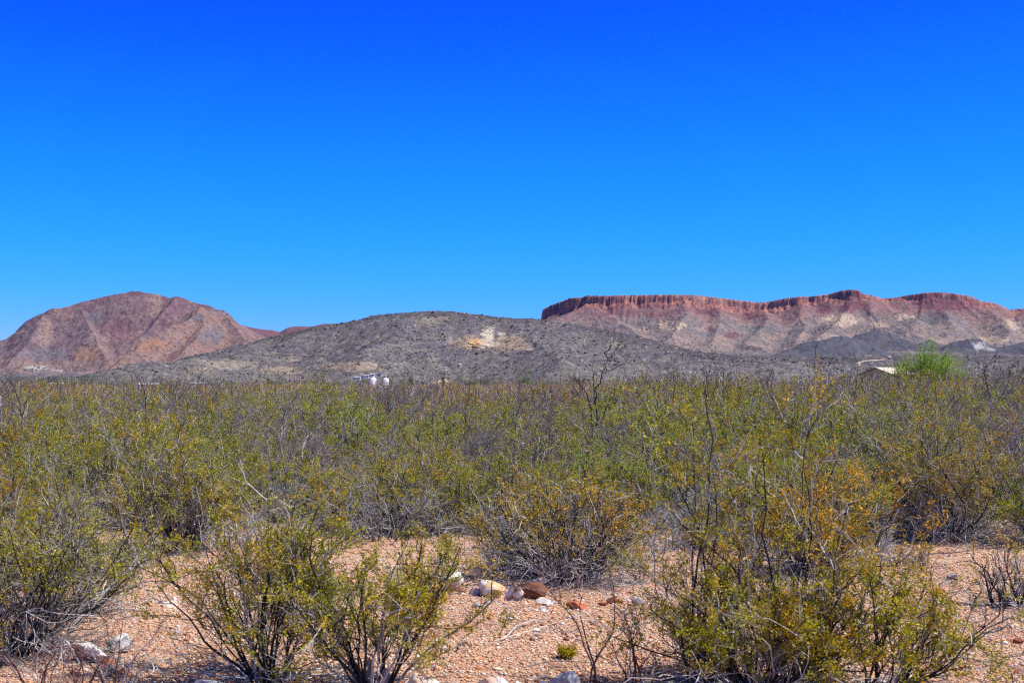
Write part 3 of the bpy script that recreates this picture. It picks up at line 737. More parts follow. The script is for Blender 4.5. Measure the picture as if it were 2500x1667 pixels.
def bare(name, H, W, ns=12, n1=6, n2=6, n3=4, thick=1.0, A=PURB, B=PALEB, p=0.25, jit=0.2, base_r=0.1, leaf=0, up=0.04, t0=0.25):
    GB, GL = Geo(), Geo()
    az = rng.uniform(0, 2 * np.pi, ns); tilt = np.arctan(W / 2 / H) * 1.3 * np.sqrt(rng.random(ns)) + 0.03
    r = base_r * np.sqrt(rng.random(ns))
    P0 = np.stack([r * np.cos(az), r * np.sin(az), np.full(ns, -0.03)], -1)
    D0 = np.stack([np.sin(tilt) * np.cos(az), np.sin(tilt) * np.sin(az), np.cos(tilt)], -1)
    P, _ = wander(P0, D0, H * rng.uniform(0.6, 1.0, ns), 11, jit, up)
    add_tubes(GB, P, taper(rng.uniform(0.007, 0.015, ns) * thick, 0.003 * thick, 11, ns), bark(ns, A * 0.6, B, p), 4)
    p1, t1, u1, _ = sample_on(P, n1, t0)
    P1, _ = wander(p1, t1 + rng.normal(0, 0.55, t1.shape), H * rng.uniform(0.2, 0.42, len(p1)) * (1.1 - 0.5 * u1), 7, jit * 1.1, 0.03)
    add_tubes(GB, P1, taper(0.0045 * thick, 0.0018 * thick, 7, len(p1)), bark(len(p1), A, B, p), 3)
    p2, t2, _, _ = sample_on(P1, n2, 0.15)
    P2, _ = wander(p2, t2 + rng.normal(0, 0.65, t2.shape), H * rng.uniform(0.08, 0.2, len(p2)), 5, jit * 1.2, 0.02)
    add_tubes(GB, P2, taper(0.0024 * thick, 0.0012 * thick, 5, len(p2)), bark(len(p2), A * 1.15, B, p), 3)
    if n3:
        p3, t3, _, _ = sample_on(P2, n3, 0.15)
        P3, _ = wander(p3, t3 + rng.normal(0, 0.8, t3.shape), H * rng.uniform(0.02, 0.07, len(p3)), 3, jit, 0.0)
        add_tubes(GB, P3, taper(0.0014 * thick, 0.0009 * thick, 3, len(p3)), bark(len(p3), A * 1.2, B, p), 3)
    if leaf:
        pl, _, _, _ = sample_on(P2, leaf, 0.3, 1.05)
        add_leaves(GL, pl + rng.normal(0, 0.012, pl.shape), 0.018, 0.5, np.array((0.11, 0.13, 0.035))[None] * rng.uniform(0.6, 1.4, (len(pl), 1)))
    return (GB.mesh('branches', M_BARK), GL.mesh('foliage', M_LEAF_BRIGHT) if leaf else None, None)

def plant(name, meshes, x, y, rz=0.0, s=1.0, label=None, cat='shrub', group=None, sz=1.0, tilt=(0, 0)):
    root = link(name, None, loc=(x, y, float(ground_z(x, y))))
    root.rotation_euler = (tilt[0], tilt[1], rz); root.scale = (s, s, s * sz)
    root.empty_display_size = 0.2
    tag(root, label, cat, group)
    for nm, me in zip(('branches', 'foliage', 'dead_twigs'), meshes):
        if me is not None: link(nm, me, root)
    return root

# hero bushes of the foreground
def gp(px, py): return gpix(px, py)
x, y = gp(655, 1660)
plant('creosote_bush', creosote('c', 1.30, 1.3, ns=34, n1=7, n2=6, nl=13, clump_t=-0.15, leaf=0.0145, gold=0.45, dead=16, leaf_t=0.38, base_r=0.10, up=0.02), x, y, 0.4,
      label='sparse young creosote bush nearest the camera at the lower left, open gravel showing through')
x, y = gp(915, 1676)
plant('creosote_bush', creosote('c', 1.15, 1.0, ns=24, n1=7, n2=7, nl=15, clump_t=-0.2, leaf=0.0145, gold=0.35, dead=10, leaf_t=0.36, thick=1.15, base_r=0.09, up=0.02), x, y, 1.2,
      label='thin creosote bush with thick crooked stems, right of the lower left one')
x, y = gp(1850, 1700)
plant('creosote_bush', creosote('c', 0.95, 1.75, ns=58, n1=8, n2=7, nl=12, clump_t=-0.10, leaf=0.0145, gold=0.14, fresh=0.4, dead=30, leaf_t=0.28, base_r=0.16), x, y, 0.2,
      label='full leafy creosote bush filling the lower right foreground')
x, y = gp(1730, 1690)
plant('creosote_bush', creosote('c', 1.95, 0.42, ns=7, n1=6, n2=7, nl=16, leaf=0.016, gold=0.6, dead=0, leaf_t=0.62, base_r=0.08, up=0.09), x - 0.05, y - 0.1, 0.2,
      label='tall slender creosote with golden tufts on top, left behind the lower right bush')
x, y = gp(1950, 1690)
plant('creosote_bush', creosote('c', 1.75, 0.62, ns=9, n1=6, n2=8, nl=16, leaf=0.016, gold=0.65, dead=0, leaf_t=0.62, base_r=0.08, up=0.08), x, y - 0.1, 0.9,
      label='tall creosote with dense amber tufts rising above the lower right bush')
x, y = gp(2140, 1700)
plant('creosote_bush', creosote('c', 0.95, 1.3, ns=22, n1=7, n2=6, nl=11, leaf=0.0145, gold=0.2, dead=10, leaf_t=0.3, up=0.02, lean=(0.75, 0), base_r=0.1), x, y, 0.0,
      label='creosote branches leaning right over bare gravel at the lower right')
x, y = gp(1370, 1412)
plant('creosote_bush', creosote('c', 1.12, 1.75, ns=95, n1=6, n2=6, nl=9, leaf=0.016, gold=0.35, dead=130, leaf_t=0.62, base_r=0.24), x, y, 0.3,
      label='broad creosote bush with dense dark stems right behind the row of rocks')
x, y = gp(1190, 1385)
plant('creosote_bush', creosote('c', 0.75, 0.7, ns=22, n1=5, n2=5, nl=6, leaf=0.016, gold=0.35, dead=24, leaf_t=0.85, lean=(-0.35, 0), base_r=0.1), x + .2, y, 0.3,
      label='leafless stems leaning left beside the broad bush behind the rocks')
x, y = gp(50, 1590)
plant('creosote_bush', creosote('c', 1.22, 1.35, ns=60, n1=8, n2=7, nl=8, leaf=0.0135, gold=0.16, dead=70, leaf_t=0.62, base_r=0.2), x, y, 0.1,
      label='big creosote bush at the left edge with tangled grey stems, two toned rock beside it')
x, y = gp(235, 1500)
plant('creosote_bush', creosote('c', 0.85, 1.0, ns=24, n1=7, n2=6, nl=7, leaf=0.015, gold=0.2, dead=20, leaf_t=0.5, base_r=0.14), x - 0.15, y, 0.1,
      label='lower twiggy creosote spreading right of the big left edge bush')
x, y = gp(425, 1345)
plant('creosote_bush', creosote('c', 1.35, 1.35, ns=70, n1=7, n2=7, nl=9, leaf=0.016, gold=0.3, dead=50, leaf_t=0.45, base_r=0.2), x, y, 0.5,
      label='tall green creosote bush standing behind the bare patch on the left')
x, y = gp(1985, 1400)
plant('creosote_bush', creosote('c', 1.15, 1.2, ns=60, n1=7, n2=6, nl=10, leaf=0.016, gold=0.6, dead=60, leaf_t=0.5, base_r=0.2), x, y, 0.5,
      label='golden creosote bush behind the lower right foreground bushes')
x, y = gp(2320, 1315)
plant('creosote_bush', creosote('c', 1.5, 1.5, ns=75, n1=7, n2=7, nl=10, leaf=0.015, gold=0.3, dead=170, leaf_t=0.5, base_r=0.25), x, y, 0.5,
      label='large creosote bush with a grey skirt of dead stems at the right')
x, y = gp(2440, 1475)
plant('creosote_bush', creosote('c', 0.48, 0.45, ns=12, n1=4, n2=4, nl=5, leaf=0.012, gold=0.2, dead=6, leaf_t=0.85, base_r=0.05), x, y, 0.5,
      label='small stubby nearly leafless bush on gravel near the right edge')
x, y = gp(2500, 1475)
plant('creosote_bush', creosote('c', 0.8, 0.7, ns=14, n1=6, n2=5, nl=7, leaf=0.015, gold=0.3, dead=8, leaf_t=0.7, base_r=0.08), x, y, 0.5,
      label='thin dark stemmed bush cut off by the right edge')
for px, py, H, s_, lab in ((1450, 1690, 0.82, 3, 'thin bare reddish sapling standing alone in the bottom centre gravel'), (1545, 1690, 0.6, 5, 'bare pinkish twiggy seedling left of the lower right bush'),
                       (95, 1720, 0.42, 6, 'leafless reddish seedling at the bottom left corner'), (180, 1720, 0.40, 6, 'leafless reddish seedling second from the bottom left corner'), (275, 1700, 0.55, 4, 'bare grey sapling in front of the two toned rock')):
    x, y = gp(px, py)
    plant('bare_sapling', bare('b', H, H * 0.45, ns=s_, n1=5, n2=4, n3=2, thick=0.62, A=REDB, p=0.12, base_r=0.04, jit=0.16, t0=0.2), x, y, 0.3, label=lab, cat='sapling')

EXTRA = [(1540, 1372, 0.45, 1.1, 'pale dead twig tangle right of the broad bush behind the rocks'), (1640, 1330, 0.5, 1.0, 'grey dead twig tangle above the lower right bush'), (1850, 1345, 0.55, 1.2, 'grey dead brush under the golden bush on the right'),
         (2110, 1372, 0.4, 1.0, 'dry twig tangle left of the open gravel on the right'), (560, 1322, 0.5, 1.1, 'pale arching dead stems right of the tall green bush on the left'), (760, 1300, 0.4, 1.2, 'low grey dead brush at the back of the bare patch'), (300, 1400, 0.4, 1.0, 'grey dead twigs between the left edge bush and the tall green bush'),
         (1250, 1350, 0.35, 0.8, 'wiry dead twigs at the left foot of the broad bush'), (2190, 1385, 0.25, 0.7, 'flat grey twig heap on the right hand gravel'), (330, 1640, 0.18, 0.7, 'sprawling dead twigs at the lower left in front of the two toned rock'), (1940, 1480, 0.3, 0.9, 'grey twigs under the lower right bush')]
for px, py, H_, W_, lab in EXTRA:
    x, y = gp(px, py)
    plant('dry_brush', bare('g', H_, W_, ns=26, n1=5, n2=4, n3=2, thick=0.75, A=np.array((0.30, 0.29, 0.28)), B=np.array((0.55, 0.53, 0.5)), p=0.5, base_r=W_ * 0.22, jit=0.3), x, y, 0.7, label=lab, cat='dry brush')
for px, py, H_, lab in ((1380, 1610, 0.12, 'tiny green sprig on the gravel above the bluish grey rock'), (1100, 1345, 0.22, 'small golden sprig on the gravel behind the angular white rock'), (2250, 1400, 0.3, 'small green sprig beside the right hand gravel stones'), (1560, 1420, 0.4, 'small creosote seedling left behind the lower right bush')):
    x, y = gp(px, py)
    plant('creosote_seedling', creosote('c', H_, H_ * 0.8, ns=8, n1=4, n2=4, nl=6, leaf=0.012, gold=0.4, dead=0, leaf_t=0.3, base_r=0.02, thick=0.5, clump_t=-0.6), x, y, 0.2, label=lab, cat='seedling')

# prototypes for the thicket
cre = [creosote('c', H_, W_, ns=n_, n1=6, n2=5, nl=14, leaf=0.0205, gold=g, fresh=f_, dead=dd, leaf_t=t, thick=1.25, base_r=0.2) for H_, W_, n_, g, f_, t, dd in (
    (1.5, 1.7, 52, 0.10, 0.4, 0.42, 80), (1.65, 1.5, 36, 0.15, 0.2, 0.55, 60), (1.45, 1.8, 48, 0.40, 0.0, 0.5, 90), (1.35, 2.0, 44, 0.06, 0.15, 0.55, 120), (1.55, 1.6, 40, 0.55, 0.0, 0.55, 60), (1.5, 1.6, 50, 0.12, 0.5, 0.36, 70), (1.75, 1.3, 26, 0.2, 0.3, 0.6, 40), (1.3, 1.9, 60, 0.08, 0.0, 0.68, 150))]
brs = [bare('b', 1.6, 1.5, ns=n0, n1=7, n2=7, n3=3, thick=1.15, A=a_, p=p_) for n0, a_, p_ in ((16, PURB, 0.2), (12, PURB * 1.1, 0.35), (18, np.array((0.16, 0.14, 0.145)), 0.15), (13, np.array((0.20, 0.14, 0.14)), 0.25))]
tall = [bare('t', 1.9, 1.2, ns=n0, n1=5, n2=5, n3=2, thick=1.5, A=DARKB * 1.1, p=p_, jit=0.24) for n0, p_ in ((5, 0.05), (4, 0.3), (6, 0.1))]
brush = [bare('g', 0.75, 1.3, ns=40, n1=5, n2=4, n3=2, thick=0.9, A=np.array((0.27, 0.27, 0.27)), B=np.array((0.42, 0.41, 0.4)), p=0.4, base_r=0.3, leaf=l_) for l_ in (0, 2)]

# ------- scatter the thicket: one plant after another, nearest first
def place_ok(px_, py_):
    """open gravel in front, thicket behind"""
    return True
spots = []
cell = {}
def try_add(x, y, r):
    k = (int(x // 2), int(y // 2))
    for i in (-1, 0, 1):
        for j in (-1, 0, 1):
            for (a, b, q) in cell.get((k[0] + i, k[1] + j), ()):
                if (a - x) ** 2 + (b - y) ** 2 < (0.5 * (r + q)) ** 2: return False
    cell.setdefault(k, []).append((x, y, r)); return True
for o in list(COL.objects):
    if o.name.startswith('creosote_bush'):
        cell.setdefault((int(o.location.x // 2), int(o.location.y // 2)), []).append((o.location.x, o.location.y, 1.0))
row1 = [(130, 1330), (300, 1290), (560, 1290), (700, 1262), (850, 1285), (950, 1300), (1060, 1302), (1150, 1290), (1290, 1300), (1480, 1290), (1610, 1290), (1740, 1250), (1850, 1270), (2100, 1290), (2200, 1300), (2460, 1260), (-60, 1330), (2560, 1330), (20, 1420), (1900, 1330)]
for a, b in row1:
    x, y = gp(a, b); try_add(x, y, 0.9); spots.append((x, y, 'f'))
tries = 0
while tries < 40000 and len(spots) < 640:
    tries += 1
    y = math.sqrt(rng.uniform(16.2 ** 2, 40.5 ** 2)); x = rng.uniform(-0.40, 0.40) * y + rng.uniform(-1, 1)
    px = x / y * F + 1250; py = HZ + CAM_Z * F / y
    if py > 1275 and 500 < px < 1700: continue
    if py > 1240 and px > 1500 and rng.random() < 0.7: continue
    r = rng.uniform(0.85, 1.15) if y < 30 else rng.uniform(0.95, 1.3)
    if px > 2240 and 1080 < py < 1240 and rng.random() < 0.6: continue
    if try_add(x, y, r): spots.append((x, y, 'r'))
spots.sort(key=lambda s: s[1])
cnt = dict(c=0, b=0, t=0, g=0)
LM = [(-60, 'cut by the left edge'), (60, 'just inside the left edge'), (170, 'below left mountain\'s left foot'), (290, 'below left mountain\'s left shoulder'), (390, 'below left mountain\'s summit'), (500, 'below left mountain\'s right shoulder'), (610, 'below the gap between hills'),
      (720, 'below the bleached pinkish dead tree'), (830, 'left of the white tanks'), (930, 'below the white tanks'), (1030, 'below the tan earth mound'), (1130, 'below middle hill\'s top'), (1220, 'below the pale rock outcrop'), (1330, 'below mesa\'s left end'), (1460, 'below the crooked dark dead tree'), (1580, 'below middle hill\'s right slope'),
      (1700, 'below mesa\'s straight cliff'), (1830, 'below mesa rim\'s dip'), (1960, 'left of the beige roofed house'), (2080, 'below mesa\'s highest knob'), (2170, 'below the beige roofed house'), (2270, 'below the lime green tree'), (2370, 'right of the lime green tree'), (2470, 'just inside the right edge'), (2560, 'cut by the right edge')]
def landmark(px): return min(LM, key=lambda q: abs(q[0] - px))[1]
def row_of(y):
    for lim, t in ((17.6, 'front row'), (19.2, 'second row'), (21, 'third row'), (23.5, 'fourth row'), (26.5, 'nearer middle'), (30, 'middle'), (34.5, 'farther middle'), (99, 'far part')):
        if y < lim: return t + ' of thicket,'
def zone(px): return 'left' if px < 830 else ('middle' if px < 1660 else 'right')
for i, (x, y, k) in enumerate(spots):
    px = x / y * F + 1250
    nb = float(fbm(x / 5.0 + 4, y / 9.0, 3)); u = rng.random()
    band_ = 'front edge' if y < 19.5 else ('nearer half' if y < 32 else 'far half')
    hmul = 0.95 + 0.12 * float(pnoise(x / 6, y / 8)) + (0.08 if px > 1500 else 0) + 0.04 * min(1, (y - 17) / 25)
    rz = rng.uniform(0, 6.28); s = hmul * rng.uniform(0.76, 1.2)
    s = min(s, 1.02 + 0.007 * (y - 16))
    if y < 19.5: s *= 0.8
    where = f'{row_of(y)} {landmark(px)}'; big_ = 'tall ' if s > 1.0 else ('low ' if s < 0.82 else '')
    if k == 'r' and (nb > 0.32 or u < 0.08) and cnt['b'] < 290:
        j = rng.integers(4); cnt['b'] += 1
        plant('bare_shrub', brs[j], x, y, rz, s, big_ + 'grey leafless shrub, ' + where, 'shrub', big_ + 'bare grey shrubs ' + where, sz=rng.uniform(0.85, 1.15), tilt=(rng.normal(0, .13), rng.normal(0, .13)))
    elif k == 'r' and u > 0.965:
        cnt['t'] += 1
        plant('bare_tree', tall[rng.integers(3)], x, y, rz, s * rng.uniform(0.95, 1.15), 'crooked dark leafless shrub, ' + where, 'shrub', 'dark bare shrubs ' + where)
    elif cnt['c'] < 298:
        gold_here = float(fbm(x / 7 + 20, y / 12 + 9, 2))
        j = int(rng.choice([2, 4] if gold_here > 0.25 else [0, 1, 3, 5, 6, 7])); cnt['c'] += 1
        plant('creosote_bush', cre[j], x, y, rz, s, big_ + ('golden green' if j in (2, 4) else 'olive green') + ' creosote, ' + where, 'shrub', big_ + ('golden' if j in (2, 4) else 'green') + ' creosotes ' + where, sz=rng.uniform(0.85, 1.15), tilt=(rng.normal(0, .13), rng.normal(0, .13)))
    else:
        plant('bare_shrub', brs[rng.integers(4)], x, y, rz, s, big_ + 'grey leafless shrub, ' + where, 'shrub', 'bare grey shrubs ' + where)
    if y < 24 and rng.random() < 0.9:
        a = rng.uniform(0, 6.28); bx, by = x + 0.7 * math.cos(a), y + 0.7 * math.sin(a)
        cnt['g'] += 1
        plant('dry_brush', brush[rng.integers(2)], bx, by, rng.uniform(0, 6), rng.uniform(0.7, 1.1), 'pale dry brush, ' + where, 'dry brush', 'grey dry brush ' + where)
by_label = {}
for o in COL.objects:
    if o.get('label') and o.get('category'): by_label.setdefault(o['label'], []).append(o)
for lab, os_ in by_label.items():
    if len(os_) in (2, 3):
        os_.sort(key=lambda o: o.location.x / o.location.y)
        for o, w_ in zip(os_, (', left one', ', right one') if len(os_) == 2 else (', left one', ', middle one', ', right one')): o['label'] = lab + w_
print('plants', len(spots), cnt)

# hand shaped dark dead branches standing over the thicket
def branch_tree(name, D, lines, thick, col, label, twigs=True):
    root = link(name, None, loc=(pix(lines[0][0][0], HZ, D)[0], D, 0)); tag(root, label, 'bare tree')
    G = Geo(); allp = []
    for q, ln in enumerate(lines):
        pp = []
        for k, (a, b) in enumerate(ln):
            w = pix(a, b, D); pp.append((w[0] - root.location.x, math.sin(q * 2.3 + k * 0.8) * 0.18 * (k > 0 or q == 0), w[2]))
        pp = np.array(pp); t = np.linspace(0, len(pp) - 1, 12)
        P = np.stack([np.interp(t, range(len(pp)), pp[:, k]) for k in range(3)], -1)
        P[1:-1] += rng.normal(0, 0.012, (10, 3))
        r0, r1 = thick * (1 if q == 0 else 0.55), thick * 0.25
        add_tubes(G, P[None], np.linspace(r0, r1, 12)[None], col, 5); allp.append(P)
    A = np.array(allp)
    p1, t1, _, _ = sample_on(A, 5, 0.3)
    P1, _ = wander(p1, t1 + rng.normal(0, 0.6, t1.shape), rng.uniform(0.1, 0.4, len(p1)), 6, 0.25, 0.05)
    add_tubes(G, P1, taper(thick * 0.22, thick * 0.08, 6, len(p1)), np.asarray(col) * 1.3, 3)
    p2, t2, _, _ = sample_on(P1, 3, 0.2)
    P2, _ = wander(p2, t2 + rng.normal(0, 0.6, t2.shape), rng.uniform(0.04, 0.15, len(p2)), 4, 0.25, 0.02)
    add_tubes(G, P2, taper(thick * 0.10, thick * 0.06, 4, len(p2)), np.asarray(col) * 1.4, 3)
    link('branches', G.mesh('branches', M_BARK), root)
K = np.array((0.045, 0.04, 0.04))
branch_tree('bare_tree', 24, [[(1462, 1190), (1455, 1100), (1460, 1030), (1457, 979), (1453, 953), (1462, 941), (1472, 902), (1478, 893), (1485, 875)],
    [(1485, 875), (1473, 864), (1489, 849), (1484, 838), (1480, 829)], [(1485, 875), (1495, 868), (1502, 857), (1509, 845), (1512, 828)],
    [(1470, 925), (1475, 912), (1497, 902), (1506, 895), (1518, 890), (1527, 883)], [(1450, 1090), (1432, 960), (1416, 941), (1400, 916), (1402, 911)],
    [(1455, 1000), (1448, 940), (1449, 915), (1447, 895)], [(1455, 1060), (1480, 1000), (1500, 960), (1532, 927)]], 0.019, K, 'dark dead tree whose crooked forked top stands against the grey hill')
branch_tree('bare_tree', 26, [[(350, 1160), (352, 1060), (348, 960), (341, 930), (330, 912), (313, 904)], [(345, 945), (352, 930), (349, 918)], [(350, 990), (330, 960), (322, 935)]], 0.011, K, 'thin dark dead tree poking above the thicket in front of the left mountain')
branch_tree('bare_tree', 23, [[(716, 1200), (714, 1080), (717, 1000), (715, 940), (719, 905), (723, 882)], [(715, 1000), (700, 960), (690, 940)], [(716, 980), (730, 950), (738, 930)], [(715, 940), (708, 920)]], 0.011, np.array((0.42, 0.30, 0.28)), 'bleached pinkish dead tree poking above the thicket left of the middle hill')
branch_tree('bare_tree', 25, [[(2090, 1180), (2087, 1060), (2090, 960), (2100, 900), (2087, 865), (2070, 843)], [(2096, 915), (2078, 880), (2068, 860)], [(2092, 950), (2110, 915), (2122, 880)]], 0.010, K * 1.5, 'thin dead tree left of the beige roofed house')
branch_tree('bare_tree', 22, [[(1730, 1210), (1728, 1080), (1727, 960), (1728, 920), (1716, 885), (1708, 870)], [(1727, 925), (1735, 890), (1740, 860)], [(1729, 1000), (1745, 940), (1752, 900)]], 0.010, K * 1.3, 'thin dark dead tree above the thicket right of centre')
branch_tree('bare_tree', 24, [[(2440, 1190), (2436, 1060), (2425, 960), (2404, 900), (2420, 880), (2432, 855)], [(2415, 920), (2400, 890), (2385, 875)], [(2430, 990), (2452, 940), (2462, 905)]], 0.012, K * 1.2, 'dark crooked dead tree near the right edge above the thicket')
branch_tree('bare_tree', 21, [[(2000, 1230), (2002, 1120), (2000, 1000), (1998, 930), (1992, 880), (1985, 850), (1992, 835)], [(2000, 960), (2020, 900), (2030, 875)], [(1996, 905), (2002, 880)]], 0.009, K * 1.5, 'thin dead tree with a bent tip left of the pale road')
branch_tree('bare_tree', 20, [[(60, 1240), (55, 1120), (40, 1000), (32, 950), (22, 925), (10, 912)], [(34, 958), (30, 935), (34, 915)], [(50, 1060), (70, 980), (95, 945)], [(45, 1020), (20, 985), (5, 950)]], 0.013, K * 1.6, 'grey brown dead tree at the left edge in front of the mountain')
branch_tree('bare_tree', 17, [[(1920, 1290), (1935, 1160), (1965, 1080), (1990, 1010), (2020, 990)], [(1950, 1110), (1958, 1040), (1975, 985)], [(1975, 1050), (2010, 1000), (2060, 955)]], 0.013, np.array((0.40, 0.36, 0.36)), 'pale bleached leaning dead tree on the right within the thicket')

# ------- the rest of the shrubland, out to the hills
G = Geo()
n = 7500
yy = 40 + (700 - 40) * rng.random(n) ** 1.9; xx = rng.uniform(-0.44, 0.44, n) * yy
keepx = abs(xx / yy * F + 1250 - 1250) < 1500
base_h = rng.uniform(1.0, 1.95, n) + 0.25 * fbm(xx / 14, yy / 20, 2) + np.where(xx / yy > 0.1, 0.12, -0.02)
kindn = fbm(xx / 9 + 50, yy / 18, 3)
GL_, GT_ = Geo(), Geo()
mleaf = np.where(yy < 75, 190, np.where(yy < 120, 90, np.where(yy < 250, 34, 16)))
par = np.repeat(np.arange(n), mleaf)
uu = rng.normal(size=(len(par), 3)); uu /= np.linalg.norm(uu, axis=1, keepdims=True); uu *= (rng.random(len(par)) ** 0.4)[:, None]
pos = np.stack([xx[par] + uu[:, 0] * 0.75, yy[par] + uu[:, 1] * 0.75, base_h[par] * (0.62 + 0.40 * uu[:, 2])], -1)
c_green = np.array((0.31, 0.32, 0.009)); c_gold = np.array((0.46, 0.30, 0.012)); c_bare = np.array((0.20, 0.155, 0.13))
gsel = fbm(xx / 12 + 11, yy / 40 + 5, 2)
cb = np.where((gsel > 0.22)[:, None], c_gold, c_green); cb = np.where((kindn > 0.42)[:, None], c_bare, cb) * rng.uniform(0.75, 1.25, (n, 1))
size = np.where(yy < 75, 0.05, np.where(yy < 120, 0.09, np.where(yy < 250, 0.17, 0.32)))
add_leaves(GL_, pos, size[par], 0.6, cb[par] * rng.uniform(0.55, 1.4, (len(par), 1)))
m_t = np.where(yy < 130, 9, np.where(yy < 250, 5, 2)); par = np.repeat(np.arange(n), m_t)
P0 = np.stack([xx[par], yy[par], np.full(len(par), 0.0)], -1) + rng.normal(0, (0.15, 0.15, 0.0), (len(par), 3))
D0 = rng.normal(0, (0.42, 0.42, 0.1), (len(par), 3)) + np.array((0, 0, 1.0))
P, _ = wander(P0, D0, base_h[par] * rng.uniform(0.9, 1.25, len(par)), 4, 0.2, 0)
add_tubes(GT_, P, taper(0.012, 0.007, 4, len(par)) * np.where(yy[par] > 130, 1.8, 1)[:, None], bark(len(par), PURB, PALEB, 0.3), 3)
shr = link('shrubland', GT_.mesh('shrubland', M_BARK)); tag(shr, 'unbroken creosote shrubland running to the foot of the hills', 'shrubland', kind='stuff')
lf = link('foliage', GL_.mesh('foliage', M_LEAF), shr); tag(lf, kind='stuff')

# ------- trees along the foot of the hills
def leafy_tree(H, W, nb=12, leaves=2600, leaf=0.16, col=(0.13, 0.22, 0.02), col2=(0.09, 0.14, 0.03), thick=1.0, hollow=0.3):
    GB, GL = Geo(), Geo()
    az = rng.uniform(0, 6.28, nb); ti = np.arctan(W / 2 / H) * 1.5 * np.sqrt(rng.random(nb))
    P0 = np.zeros((nb, 3)); P0[:, 2] = H * 0.06
    D0 = np.stack([np.sin(ti) * np.cos(az), np.sin(ti) * np.sin(az), np.cos(ti)], -1)
    P, _ = wander(P0, D0, H * rng.uniform(0.45, 0.9, nb) * (0.4 + 0.6 * np.cos(np.minimum(ti, 1.5))), 8, 0.14, 0.04)
    add_tubes(GB, P, taper(0.014 * H * thick, 0.005 * H, 8, nb), bark(nb, DARKB * 1.6, PALEB, 0.2), 5)
    p1, t1, u1, _ = sample_on(P, 7, 0.25)
    P1, _ = wander(p1, t1 + rng.normal(0, 0.6, t1.shape), H * rng.uniform(0.12, 0.32, len(p1)), 5, 0.2, 0.03)
    add_tubes(GB, P1, taper(0.004 * H, 0.002 * H, 5, len(p1)), bark(len(p1), DARKB * 1.8, PALEB, 0.2), 3)
    per = max(1, leaves // len(P1)); pl, _, _, il = sample_on(P1, per, 0.2, 1.1)
    pl = pl + rng.normal(0, 0.042 * H, pl.shape)
    q = pl / H; kk = pnoise(q[:, 0] * 5 + q[:, 1] * 3 + 3, q[:, 2] * 5 - q[:, 1] * 4) + 0.4 * pnoise(q[:, 0] * 11, q[:, 2] * 11 + q[:, 1] * 7); kk = kk > -0.32
    pl = pl[kk]; il = il[kk]
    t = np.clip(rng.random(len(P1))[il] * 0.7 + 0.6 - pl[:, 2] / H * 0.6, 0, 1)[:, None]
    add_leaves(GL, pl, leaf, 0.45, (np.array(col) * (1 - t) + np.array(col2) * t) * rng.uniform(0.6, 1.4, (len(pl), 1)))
    GT = Geo(); add_tubes(GT, np.array([[(0, 0, -0.1), (0.01 * H, 0, 0.05 * H), (0, 0.01 * H, 0.12 * H)]]), np.array([[0.035, 0.028, 0.02]]) * H, DARKB * 1.5, 6)
    return GT.mesh('trunk', M_BARK), GB.mesh('limbs', M_BARK), GL.mesh('crown', M_LEAF_BRIGHT)
def tree(px, D, H, meshes, label, rz=0.0, sx=1.0, group=None, z=0.0):
    root = link('desert_tree', None, loc=(pix(px, HZ, D)[0], D, z)); root.scale = (sx, sx, H); root.rotation_euler = (0, 0, rz); tag(root, label, 'tree', group)
    for nm, me in zip(('trunk', 'limbs', 'crown'), meshes): link(nm, me, root)
T = leafy_tree(5.5, 6.6, nb=36, leaves=42000, leaf=0.10, col=(0.19, 0.40, 0.008), col2=(0.24, 0.32, 0.03))
tree(2262, 118, 1.0, T, 'bright lime green tree standing tallest at the right beside the beige roof')
T2 = leafy_tree(3.1, 3.6, nb=16, leaves=9000, leaf=0.11, col=(0.22, 0.32, 0.02), col2=(0.30, 0.32, 0.05))
tree(2180, 110, 1.0, T2, 'smaller yellow green tree overlapping the beige roof')
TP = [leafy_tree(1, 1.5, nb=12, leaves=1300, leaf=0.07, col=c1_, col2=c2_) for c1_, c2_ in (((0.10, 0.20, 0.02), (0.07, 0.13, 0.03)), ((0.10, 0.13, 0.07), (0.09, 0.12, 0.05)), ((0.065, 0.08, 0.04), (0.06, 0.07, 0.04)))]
trees = [(555, 300, 3.4, 0, 'vivid green round tree on the plain below the saddle'), (415, 420, 3.1, 0, 'small green tree between the white roofs on the left'), (75, 330, 2.6, 0, 'small green tree near the left edge of the plain'),
         (110, 380, 2.9, 1, 'pale green tree beside the one near the left edge'), (300, 500, 3.5, 1, 'faint green tree far off below the left mountain'), (660, 420, 3.6, 1, 'hazy green tree left of the white tanks'), (780, 460, 4.0, 1, 'hazy green tree just left of the white tanks'),
         (1005, 300, 5.0, 0, 'slender green tree right of the white tanks', 0.45), (1080, 280, 4.2, 1, 'slender tree in front of the tan mound', 0.4), (1145, 330, 3.9, 0, 'bright green tree right of the tan mound'), (1185, 350, 3.9, 1, 'dull green tree next to the bright one right of the tan mound'),
         (1275, 330, 5.0, 0, 'large pale green tree below the outcrop'), (1415, 380, 4.8, 1, 'grey green tree left of the dark dead tree'), (1560, 330, 4.2, 2, 'dark green tree behind the beige domes'), (1640, 300, 5.0, 1, 'spreading grey green tree right of the beige domes'),
         (1690, 320, 4.2, 2, 'dark tree right of the spreading grey green one'), (1860, 240, 3.6, 1, 'grey green tree among shrubs right of centre'), (2075, 190, 4.0, 2, 'dark grey green tree left of the beige roofed house'), (2420, 150, 3.9, 2, 'dark green tree right of the lime green tree'), (2490, 140, 4.2, 1, 'grey green tree cut by the right edge'), (2350, 170, 3.3, 1, 'low grey green tree behind the lime green tree')]
